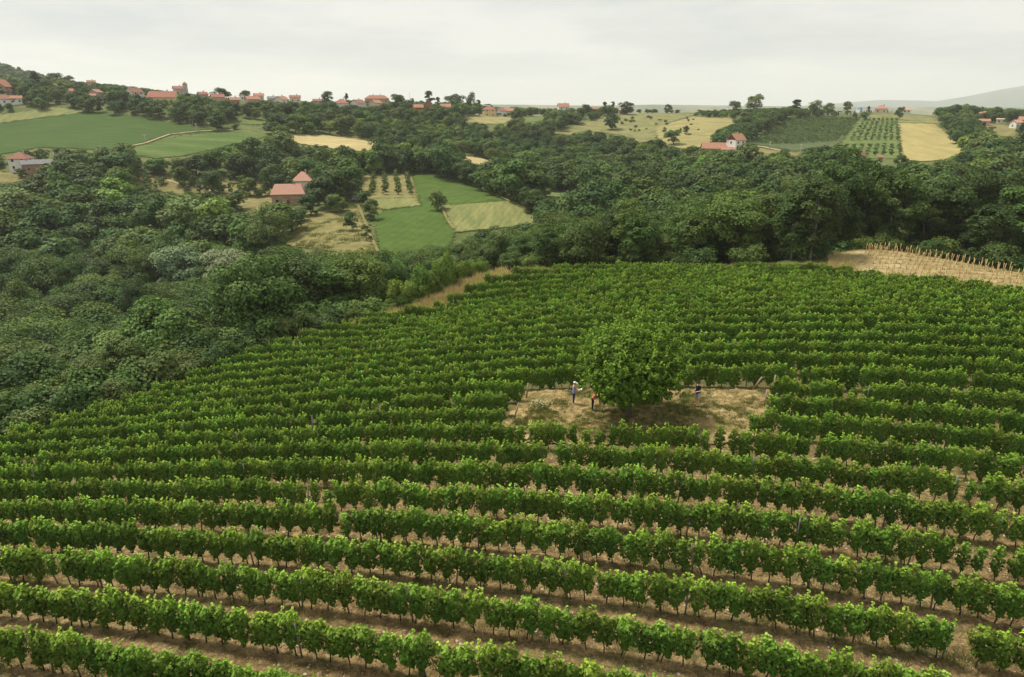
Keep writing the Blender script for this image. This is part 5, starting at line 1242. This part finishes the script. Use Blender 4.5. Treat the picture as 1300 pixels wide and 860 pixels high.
def person(px, py, rz, label, J, shirt, lower, shoe, hat=None, hair=True, short=False, sleeve=0.5, h=1.0):
    """J: overrides of the standing joints. The figure faces -y."""
    X, Y, Z = ground_at(px, py)
    P = dict(pel=(0, 0, .95, .125, .10), bel=(0, -.01, 1.10, .115, .09), che=(0, 0, 1.28, .135, .10), upc=(0, .01, 1.41, .11, .08), nec=(0, .0, 1.49, .05), chin=(0, -.015, 1.555, .062), hea=(0, -.01, 1.625, .082, .088), top=(0, .005, 1.70, .066),
             nos=(0, -.105, 1.61, .016), shl=(-.17, .01, 1.41, .055), ell=(-.23, .02, 1.13, .042), wrl=(-.24, -.06, .90, .028), shr=(.17, .01, 1.41, .055), elr=(.23, .02, 1.13, .042), wrr=(.24, -.06, .90, .028),
             hil=(-.09, 0, .88, .085), knl=(-.10, -.01, .49, .056), anl=(-.105, .02, .09, .038), tol=(-.115, -.15, .035, .032), hir=(.09, 0, .88, .085), knr=(.10, -.01, .49, .056), anr=(.105, .02, .09, .038), tor=(.115, -.15, .035, .032))
    P.update(J)
    E_ = [('pel', 'bel'), ('bel', 'che'), ('che', 'upc'), ('upc', 'nec'), ('nec', 'chin'), ('chin', 'hea'), ('hea', 'top'), ('hea', 'nos'), ('upc', 'shl'), ('shl', 'ell'), ('ell', 'wrl'), ('upc', 'shr'), ('shr', 'elr'), ('elr', 'wrr'),
          ('pel', 'hil'), ('hil', 'knl'), ('knl', 'anl'), ('anl', 'tol'), ('pel', 'hir'), ('hir', 'knr'), ('knr', 'anr'), ('anr', 'tor')]
    Q_ = dict(P)
    for sd in 'lr':                        # palm, thumb and four fingers
        e, w_ = Vector(P['el' + sd][:3]), Vector(P['wr' + sd][:3]); f_ = (w_ - e).normalized(); s_ = f_.cross(Vector((0, 0, 1)) if abs(f_.z) < .9 else Vector((0, 1, 0))).normalized(); n_ = s_.cross(f_)
        pm = w_ + f_ * .075; Q_['pa' + sd] = (*pm, .036, .018); E_.append(('wr' + sd, 'pa' + sd))
        for i in range(4):
            o_ = (i - 1.5) * .021; L = (.062, .074, .07, .052)[i]
            a = pm + s_ * o_ + f_ * .028; b = a + f_ * L * .55 - n_ * .008; c = b + f_ * L * .4 - n_ * .024
            for nm_, q, r_ in (('a', a, .0095), ('b', b, .009), ('c', c, .0075)): Q_['f%s%d%s' % (sd, i, nm_)] = (*q, r_)
            E_ += [('pa' + sd, 'f%s%da' % (sd, i)), ('f%s%da' % (sd, i), 'f%s%db' % (sd, i)), ('f%s%db' % (sd, i), 'f%s%dc' % (sd, i))]
        a = w_ + f_ * .04 - s_ * .034; b = a + f_ * .03 - s_ * .022 - n_ * .01; Q_['t%sa' % sd] = (*a, .011); Q_['t%sb' % sd] = (*b, .009); E_ += [('wr' + sd, 't%sa' % sd), ('t%sa' % sd, 't%sb' % sd)]
    body = skin_obj('person', Q_, E_, SKIN); body.location = (X, Y, Z + 0.16); body.rotation_euler = (0, 0, rz); h *= 1.07; body.scale = (h, h, h)
    tag(body, label, 'person')
    def gr(k, d): p = P[k]; return (p[0], p[1], p[2], p[3] + d, (p[4] if len(p) > 4 else p[3]) + d)
    def lerp(a, b, t, d): return tuple(P[a][i] + (P[b][i] - P[a][i]) * t for i in range(3)) + (P[a][3] + (P[b][3] - P[a][3]) * t + d,)
    S_ = {k: gr(k, .024) for k in ('bel', 'che', 'upc')}; q = gr('pel', .034); dn = (Vector(P['pel'][:3]) - Vector(P['bel'][:3])).normalized() * .05; S_['pel'] = q; S_['low'] = (q[0] + dn.x, q[1] + dn.y, q[2] + dn.z, q[3] + .004, q[4] + .004); SE = [('low', 'pel'), ('pel', 'bel'), ('bel', 'che'), ('che', 'upc')]
    for sd in 'lr':
        S_['sh' + sd] = gr('sh' + sd, .02); SE.append(('upc', 'sh' + sd))
        if sleeve: S_['sl' + sd] = lerp('sh' + sd, 'el' + sd, sleeve * 1.15, .018); SE.append(('sh' + sd, 'sl' + sd))
    skin_obj('shirt', S_, SE, shirt, body)
    T_ = {'pel': gr('pel', .015), 'bel': lerp('pel', 'bel', .35, .008)}; TE = [('pel', 'bel')]
    for sd in 'lr':
        T_['hi' + sd] = gr('hi' + sd, .018); TE.append(('pel', 'hi' + sd))
        if short: T_['lo' + sd] = lerp('hi' + sd, 'kn' + sd, .92, .035); TE.append(('hi' + sd, 'lo' + sd))
        else: T_['kn' + sd] = gr('kn' + sd, .018); T_['an' + sd] = lerp('kn' + sd, 'an' + sd, .93, .016); TE += [('hi' + sd, 'kn' + sd), ('kn' + sd, 'an' + sd)]
    skin_obj('shorts' if short else 'trousers', T_, TE, lower, body)
    for sd in 'lr':
        a, t_ = P['an' + sd], P['to' + sd]; B_ = {'a': (a[0], a[1] + .03, max(a[2] - .035, t_[2] + .01), .052), 'b': ((a[0] + t_[0]) / 2, (a[1] + t_[1]) / 2, t_[2] + .01, .05), 'c': (t_[0], t_[1], t_[2], .042)}
        skin_obj('shoe', B_, [('a', 'b'), ('b', 'c')], shoe, body, 1)
    hd = Vector(P['hea'][:3]); tp = Vector(P['top'][:3]); up = (tp - Vector(P['chin'][:3])).normalized(); fw = (Vector(P['nos'][:3]) - hd).normalized(); fw = (fw - up * fw.dot(up)).normalized(); sd_ = up.cross(fw)
    m = MB()                               # hat or hair as a cap over the skull
    for j in range(5):
        for k in range(14):
            def q(j, k): t = j / 5 * math.pi / 2; a = 2 * math.pi * k / 14; return hd + up * .015 + (sd_ * math.cos(a) + fw * math.sin(a)) * (.104 * math.cos(t)) + up * (.112 * math.sin(t))
            m.poly([q(j, k), q(j, k + 1), q(j + 1, k + 1), q(j + 1, k)])
    if hat is not None:
        c0 = hd + up * .018; m.poly([c0 - sd_ * .08 + fw * .07, c0 + sd_ * .08 + fw * .07, c0 + sd_ * .06 + fw * .185 - up * .02, c0 - sd_ * .06 + fw * .185 - up * .02])
        put('cap', m.mesh('cap', hat, smooth=True), body)
    m2 = MB()
    for k in range(9): a = math.pi * (1.0 + k / 8); m2.tube([hd + (sd_ * math.cos(a) + fw * math.sin(a)) * .088 + up * .03, hd + (sd_ * math.cos(a) + fw * math.sin(a)) * .086 - up * .05], .022, 6)
    put('hair', (m2 if hat is not None else m).mesh('hair', HAIR, smooth=True), body)
    for s in (-1, 1):
        m3 = MB(); e0 = hd + sd_ * (.034 * s) + fw * .083 + up * .008; m3.tube([e0, e0 + fw * .008], .011, 8); put('eye', m3.mesh('eye', EYE), body)
    return body
# woman facing right, reading from a sheet held in front of her
wp = person(728, 516, R(78), 'person in white cap, blue sleeveless top and dark blue trousers reading a white sheet',
       dict(wrl=(-.10, -.30, 1.12, .028), ell=(-.22, -.02, 1.13, .042), wrr=(.10, -.30, 1.14, .028), elr=(.22, -.02, 1.13, .042), chin=(0, -.04, 1.55, .062), hea=(0, -.045, 1.615, .082, .088), top=(0, -.03, 1.69, .066), nos=(0, -.13, 1.585, .016)),
       cm('blue_top', (0.10, 0.27, 0.75)), cm('dark_blue_trousers', (0.022, 0.05, 0.13)), cm('white_shoe', (0.75, 0.74, 0.70)), hat=cm('white_cap', (0.82, 0.82, 0.8)), sleeve=0)
m = MB(); m.box(-.14, .14, -.19, .19, -.006, .006); sh = put('clipboard', m.mesh('clipboard', cm('white_paper', (0.8, 0.8, 0.78)))); b_ = wp.matrix_basis
sh.location = b_ @ Vector((0, -.40, 1.155)); sh.rotation_euler = (R(-22), 0, R(78)); tag(sh, 'white sheet on a board held by the person in the white cap', 'clipboard')
# person bending towards the trunk
person(752, 524, R(80), 'person in coral red shirt and dark trousers bending forward under the tree',
       dict(bel=(0, -.10, 1.06, .115, .095), che=(0, -.24, 1.16, .13, .105), upc=(0, -.35, 1.22, .11, .085), nec=(0, -.43, 1.25, .05), chin=(0, -.49, 1.25, .062), hea=(0, -.55, 1.28, .082, .086), top=(0, -.61, 1.32, .066), nos=(0, -.60, 1.20, .016),
            shl=(-.17, -.34, 1.21, .055), ell=(-.2, -.42, .95, .042), wrl=(-.14, -.58, .80, .028), shr=(.17, -.34, 1.21, .055), elr=(.2, -.42, .95, .042), wrr=(.14, -.58, .82, .028)),
       cm('coral_shirt', (0.75, 0.15, 0.11)), cm('black_blue_trousers', (0.012, 0.016, 0.03)), cm('dark_shoe', (0.02, 0.02, 0.02)), hat=cm('red_cap', (0.50, 0.07, 0.05)), sleeve=.6)
# third figure mostly inside the branches: pale shoes and bare shins show
person(763, 523, R(20), 'person mostly hidden by the tree, only bare shins and white shoes showing',
       dict(knl=(-.14, -.06, .5, .056), anl=(-.17, .04, .09, .038), tol=(-.18, -.13, .035, .032), anr=(.16, -.08, .09, .038), knr=(.14, -.1, .5, .056), tor=(.18, -.25, .035, .032)),
       cm('grey_shirt', (0.20, 0.2, 0.2)), cm('tan_shorts', (0.30, 0.22, 0.14)), cm('bright_white_shoe', (0.85, 0.85, 0.85)), short=True)
# man on the right facing left, hands in front of him
person(884, 518, R(-75), 'person in black shirt, grey blue shorts and cap standing right of the tree',
       dict(pel=(0, -.03, .95, .135, .12), bel=(0, -.05, 1.10, .13, .125), che=(0, 0, 1.28, .145, .115), wrl=(-.09, -.24, 1.02, .03), ell=(-.25, .02, 1.11, .045), wrr=(.09, -.24, 1.02, .03), elr=(.25, .02, 1.11, .045), chin=(0, -.03, 1.555, .064), nos=(0, -.12, 1.60, .016)),
       cm('black_shirt', (0.014, 0.016, 0.022)), cm('grey_blue_shorts', (0.34, 0.39, 0.47)), cm('black_shoe', (0.02, 0.02, 0.022)), hat=cm('black_cap', (0.025, 0.025, 0.028)), short=True, sleeve=.6, h=1.04)

# ------------------------------------------------------------------ grass, weeds, dry stalks
def blade_tuft(seed, n, h, spread, w, lean=0.5):
    g = np.random.default_rng(seed); V, Q = [], []
    for i in range(n):
        x, y = g.normal(size=2) * spread; a = g.random() * 6.28; hh = h * g.uniform(.5, 1.1); lx, ly = g.normal(size=2) * lean * hh * .5; dx, dy = math.cos(a) * w, math.sin(a) * w; b = len(V)
        V += [(x - dx, y - dy, 0), (x + dx, y + dy, 0), (x + lx * .5 + dx * .6, y + ly * .5 + dy * .6, hh * .6), (x + lx + dx * .1, y + ly + dy * .1, hh)]; Q.append((b, b + 1, b + 2, b + 3))
    return V, Q, g.random(n)
M['grass'] = leaf_mat('grass_blade', (0.115, 0.155, 0.04), (0.21, 0.22, 0.07), 0.4, 0.2, 0.02); M['drygrass'] = leaf_mat('dry_grass_blade', (0.48, 0.38, 0.18), (0.68, 0.57, 0.33), 0.3, 0.2, 0.015); M['white_flower'] = leaf_mat('white_blossom', (0.62, 0.62, 0.5), (0.8, 0.8, 0.7), 0.1, 0.2, 0.01)
def tuft_mesh(name, mat, *a):
    V, Q, t = blade_tuft(*a); return mesh_np(name, V, Q, [mat], tint=t)
GR = [tuft_mesh('grass_source', M['grass'], 20 + i, 46, .22, .16, .012) for i in range(3)]
DG = [tuft_mesh('dry_source', M['drygrass'], 30 + i, 40, .20, .18, .012) for i in range(3)]
TG = [tuft_mesh('tall_dry_source', M['drygrass'], 40 + i, 60, 1.15, .28, .016, .35) for i in range(3)]
def rnd_in(poly, n, pat=None):
    q = np.array(poly); out = []
    while len(out) < n:
        x = rng.uniform(q[:, 0].min(), q[:, 0].max(), n); y = rng.uniform(q[:, 1].min(), q[:, 1].max(), n); k = inpoly(x, y, poly)
        if pat is not None: k &= pat(x, y)
        out += list(zip(x[k], y[k]))
    return out[:n]
def stuff(name, label, cat, protos, pts, s0, s1, dz=0.0):
    x = np.array([p[0] for p in pts]); y = np.array([p[1] for p in pts]); s_ = rng.uniform(s0, s1, len(pts))
    return scatter(name, label, cat, protos, np.stack([x, y, H(x, y) + dz], 1), rng.random(len(pts)) * 6.28, np.stack([s_] * 3, 1), rng.integers(0, len(protos), len(pts)))
def patchy(x, y): return (wob(x, y, 1.9, .6) + rng.normal(size=x.shape) * .4 > .5) | (np.hypot(x - TREE[0], y - TREE[1] + 1.2) < 4.2) & (rng.random(x.shape) < .5)
stuff('clearing_grass', 'patches of green grass and weeds in the dry clearing', 'grass', GR, rnd_in(CLEARING, 2600, patchy), .3, .85, 0.16)
stuff('clearing_straw', 'dry straw coloured grass tufts in the clearing', 'grass', DG, rnd_in(CLEARING, 3200), .25, .7, 0.16)
near_soil = [(-30, 13), (26, 13), (40, 48), (-40, 48)]
def rowside(x, y):
    c = Y_row(x, y); f = np.abs((c / SPACING) - np.round(c / SPACING)); return (f < .2) & (wob(x, y, 2.5, 2.) > -.1)
def Y_row(x, y): return (y * CA - x * SA) - row_c(0)
stuff('row_weeds', 'low green weeds along the feet of the near vine rows', 'weeds', GR, rnd_in(near_soil, 1500, lambda x, y: rowside(x, y) & inpoly(x, y, VINE_POLY)), .5, 1.2, 0.05)
stuff('row_straw', 'dry weed remains between the near vine rows', 'weeds', DG, rnd_in(near_soil, 1400, lambda x, y: inpoly(x, y, VINE_POLY) & (wob(x, y, 3.1, 1.) > -.2)), .4, .9, 0.05)
edge_pts = []
for i in range(620):
    e0 = random.choice([5, 6, 7, 8, 9, 10, 10, 11, 11, 12, 13, 14, 15]); t = random.random(); a, b = EP[e0], EP[e0 + 1]; x, y = a[0] + (b[0] - a[0]) * t, a[1] + (b[1] - a[1]) * t
    nx, ny = -(b[1] - a[1]), (b[0] - a[0]); L = math.hypot(nx, ny); off = random.uniform(.6, 3.4); edge_pts.append((x + nx / L * off, y + ny / L * off))
edge_pts += rnd_in(GP, 50) + rnd_in([YVP[0], YVP[1], YVP[2], (YVP[0][0] + 4.5, YVP[0][1] + 1)], 45)
stuff('dry_stalks', 'tall dry grass stalks along the far edge of the vineyard', 'grass', TG, edge_pts, .6, 1.15)
def weedpatch(x, y): return wob(x, y, 6., .3) > -.1
field_tufts = rnd_in(plan([(388, 271), (455, 263), (462, 285), (480, 322), (440, 322), (395, 316), (352, 314), (372, 296)]), 420, weedpatch)
BIGT = [tuft_mesh('big_tuft_source', M['grass'], 50 + i, 30, .7, .6, .06, .6) for i in range(2)]
stuff('meadow_tufts', 'rough grass tufts on the tan meadow by the farmhouse', 'grass', BIGT, field_tufts, .5, 1.1)
marg = []
for poly in OUTLINES:
    for (x, y) in plan(poly, 3):
        if y < 480: marg += [(x + random.gauss(0, .8), y + random.gauss(0, .8)) for _ in range(2)]
stuff('field_margins', 'rough grass and weeds growing along the edges of the fields', 'grass', BIGT, marg, .3, .95)
def clod_mesh(sd):
    bm = bmesh.new(); bmesh.ops.create_icosphere(bm, subdivisions=1, radius=.07); g = random.Random(sd)
    for q in bm.verts: q.co = q.co * g.uniform(.6, 1.25); q.co.z *= .6
    me = bpy.data.meshes.new('clod_source'); bm.to_mesh(me); bm.free(); me.materials.append(M['clod'] if sd % 4 else M['stone']); return me
M['clod'] = plain('dry_clod', (0.27, 0.185, 0.09), .95, .1, 5, .4); M['stone'] = plain('pale_stone', (0.40, 0.33, 0.23), .8, .2, 5, .25)
stuff('soil_clods', 'dry clods and small pale stones on the tilled soil between the near rows', 'soil', [clod_mesh(i) for i in range(1, 9)], rnd_in([(-42, 13), (34, 13), (46, 46), (-46, 46)], 15000, lambda x, y: inpoly(x, y, VINE_POLY) & (np.abs(Y_row(x, y) / SPACING - np.round(Y_row(x, y) / SPACING)) > .12)), .45, 1.5, .05)
stuff('plot_straw', 'dry straw and stubble tufts on the staked plot', 'grass', DG, rnd_in(YVP, 1300), .7, 1.5, .1)
stuff('plot_plants', 'tiny green plants at the stakes of the bare plot', 'plants', GR, [(q[1] + random.gauss(0, .1), q[2] + random.gauss(0, .1)) for q in keep_st], .5, 1.3, .1)
X, Y, Z = ground_at(684, 522); r_ = tag(empty('flowering_weed', (X, Y, Z + .15)), 'white flowering weed clump at the left side of the clearing', 'plant')
g_ = np.random.default_rng(8); C_ = g_.normal(size=(260, 3)) * np.array([.42, .3, .16]) + np.array([0, 0, .32]); V, Q = leaf_geo(C_, rdir(260, g_) + np.array([0, 0, .6]), .13, r=g_); put('foliage', mesh_np('weed_foliage', V, Q, [M['grass']], tint=g_.random(260)), r_)
C_ = g_.normal(size=(60, 3)) * np.array([.36, .2, .1]) + np.array([.1, 0, .55]); V, Q = leaf_geo(C_, rdir(60, g_) + np.array([0, 0, 1.2]), .10, r=g_); put('blossom', mesh_np('weed_blossom', V, Q, [M['white_flower']], tint=g_.random(60)), r_)
# rows of the far vineyard on the opposite slope
far_rows = []
fp = plan([(948, 182), (975, 168), (1003, 151), (1092, 150), (1078, 168), (1062, 180), (1010, 184), (975, 184)]); q = np.array(fp)
for a in np.arange(-400, 400, 3.6):
    for b in np.arange(-300, 300, 2.0):
        x = q[:, 0].mean() + a * math.cos(.5) - b * math.sin(.5); y = q[:, 1].mean() + a * math.sin(.5) + b * math.cos(.5)
        far_rows.append((x, y))
fr = np.array(far_rows); k_ = inpoly(fr[:, 0], fr[:, 1], fp); fr = fr[k_]
HB = []
for i in range(3):
    V, Q, cc, t_ = crown_geo(900 + i, 1.3, .8, .2, 6, 60, .5); HB.append(mesh_np('far_vine_source', V, Q, [M['mid']], tint=t_))
stuff('far_vineyard', 'dark rows of vines on the opposite slope', 'vines', HB, [tuple(p) for p in fr], .85, 1.15)

# ------------------------------------------------------------------ far hills, mountain and the air
def ridge(name, label, prof, dist, col, depth, base=-140):
    V = []; nx = len(prof)
    prof = dense([tuple(p) for p in prof], 6, False)
    for j, (fy, fz) in enumerate(((0, 0.0), (.35, .55), (.7, .9), (1.0, 1.0), (1.5, .5), (2.0, 0))):
        for i, (px_, py_) in enumerate(prof):
            x, y, zt = at(px_, py_, dist); yy = dist - depth + depth * fy; f_ = 1 + .06 * math.sin(i * .9 + j) * (0 < j < 3); V.append((x * yy / dist, yy, base + (zt - base) * fz * f_))
    n = len(prof); Q = [(j * n + i, j * n + i + 1, (j + 1) * n + i + 1, (j + 1) * n + i) for j in range(5) for i in range(n - 1)]
    o = put(name, mesh_np(name, V, Q, [col], smooth=True)); tag(o, label, 'hills', kind='structure')
hillm = grass_mat('far_hill_land', (0.06, 0.09, 0.04), (0.12, 0.13, 0.055), (0.30, 0.25, 0.13), 0.004, 0.001, ((1, .35, 1), (0, 0, 0)), 0.1, .02)
mtn = grass_mat('mountain_forest', (0.03, 0.055, 0.03), (0.045, 0.07, 0.035), (0.07, 0.09, 0.045), 0.0015, 0.0005, None, 0.1, .01)
ridge('distant_hills', 'low pale hills on the far horizon', [(-400, 136), (200, 134), (420, 132.5), (640, 133), (760, 134.5), (830, 133), (900, 134), (980, 135), (1150, 136.5), (1700, 136)], 4200, hillm, 900)
ridge('mountain', 'long blue mountain on the horizon at right', [(950, 139), (1040, 133), (1080, 130), (1120, 127), (1150, 127.5), (1190, 128.5), (1230, 122), (1270, 114), (1300, 109), (1360, 101), (1450, 98), (1600, 108), (1800, 125)], 9500, mtn, 2500)
s = NT('air_haze'); v_ = s.n('VolumePrincipled'); v_.inputs['Color'].default_value = (0.97, 0.985, 1.0, 1); v_.inputs['Density'].default_value = 0.00011; v_.inputs['Anisotropy'].default_value = 0.2
s.l(v_.outputs[0], s.out.inputs['Volume'])
m = MB(); m.box(-16000, 16000, -600, 14500, -330, 420); hz = put('haze', m.mesh('haze', s.mat)); tag(hz, 'thin pale summer haze over the valley', 'haze', kind='stuff')

# ------------------------------------------------------------------ camera, light, sky
cam = bpy.data.cameras.new('camera'); co = bpy.data.objects.new('camera', cam); COL.objects.link(co)
cam.sensor_width = 36; cam.lens = 36 * F / 1300; cam.clip_start = 0.5; cam.clip_end = 60000
co.location = (0, 0, 0); co.rotation_euler = (R(90) - PIT, 0, 0); sc.camera = co

w = bpy.data.worlds.new('World'); sc.world = w; w.use_nodes = True
nt = w.node_tree; nt.nodes.clear()
out = nt.nodes.new('ShaderNodeOutputWorld'); bg = nt.nodes.new('ShaderNodeBackground'); nt.links.new(bg.outputs[0], out.inputs[0])
SUN_EL, SUN_AZ = R(62), R(-60)          # azimuth from +Y towards +X
sky = nt.nodes.new('ShaderNodeTexSky'); sky.sky_type = 'NISHITA'; sky.sun_disc = False; sky.sun_elevation = SUN_EL; sky.sun_rotation = SUN_AZ
tc = nt.nodes.new('ShaderNodeTexCoord'); mp = nt.nodes.new('ShaderNodeMapping'); mp.inputs['Scale'].default_value = (2.0, 2.0, 11.0); nt.links.new(tc.outputs['Generated'], mp.inputs['Vector'])
nz = nt.nodes.new('ShaderNodeTexNoise'); nz.inputs['Scale'].default_value = 1.6; nz.inputs['Detail'].default_value = 5; nz.inputs['Roughness'].default_value = 0.55; nt.links.new(mp.outputs[0], nz.inputs['Vector'])
rp = nt.nodes.new('ShaderNodeValToRGB'); e = rp.color_ramp.elements
e[0].position = 0.38; e[0].color = (5.2, 5.38, 5.3, 1); e[1].position = 0.62; e[1].color = (7.1, 6.95, 6.45, 1)
nt.links.new(nz.outputs['Fac'], rp.inputs['Fac'])
mx = nt.nodes.new('ShaderNodeMix'); mx.data_type = 'RGBA'; ins = [i for i in mx.inputs if i.enabled]; ins[0].default_value = 0.93
nt.links.new(sky.outputs[0], ins[-2]); nt.links.new(rp.outputs[0], ins[-1]); nt.links.new([q for q in mx.outputs if q.enabled][0], bg.inputs['Color'])
bg.inputs['Strength'].default_value = 0.1
sl = bpy.data.lights.new('sun', 'SUN'); sl.energy = 4.1; sl.angle = R(10); sl.color = (1, 0.95, 0.86)
so = bpy.data.objects.new('sun', sl); COL.objects.link(so)
d = Vector((math.sin(SUN_AZ) * math.cos(SUN_EL), math.cos(SUN_AZ) * math.cos(SUN_EL), math.sin(SUN_EL)))
so.rotation_euler = d.to_track_quat('Z', 'Y').to_euler(); so.location = (0, 60, 40)
vs = sc.view_settings; vs.view_transform = 'Standard'; vs.look = 'None'; vs.exposure = 0.32; vs.gamma = 1; vs.use_curve_mapping = False
cy = sc.cycles; cy.max_bounces = 8; cy.diffuse_bounces = 3; cy.glossy_bounces = 2; cy.transmission_bounces = 4; cy.transparent_max_bounces = 4; cy.volume_bounces = 6; cy.use_denoising = True
cy.caustics_reflective = False; cy.caustics_refractive = False
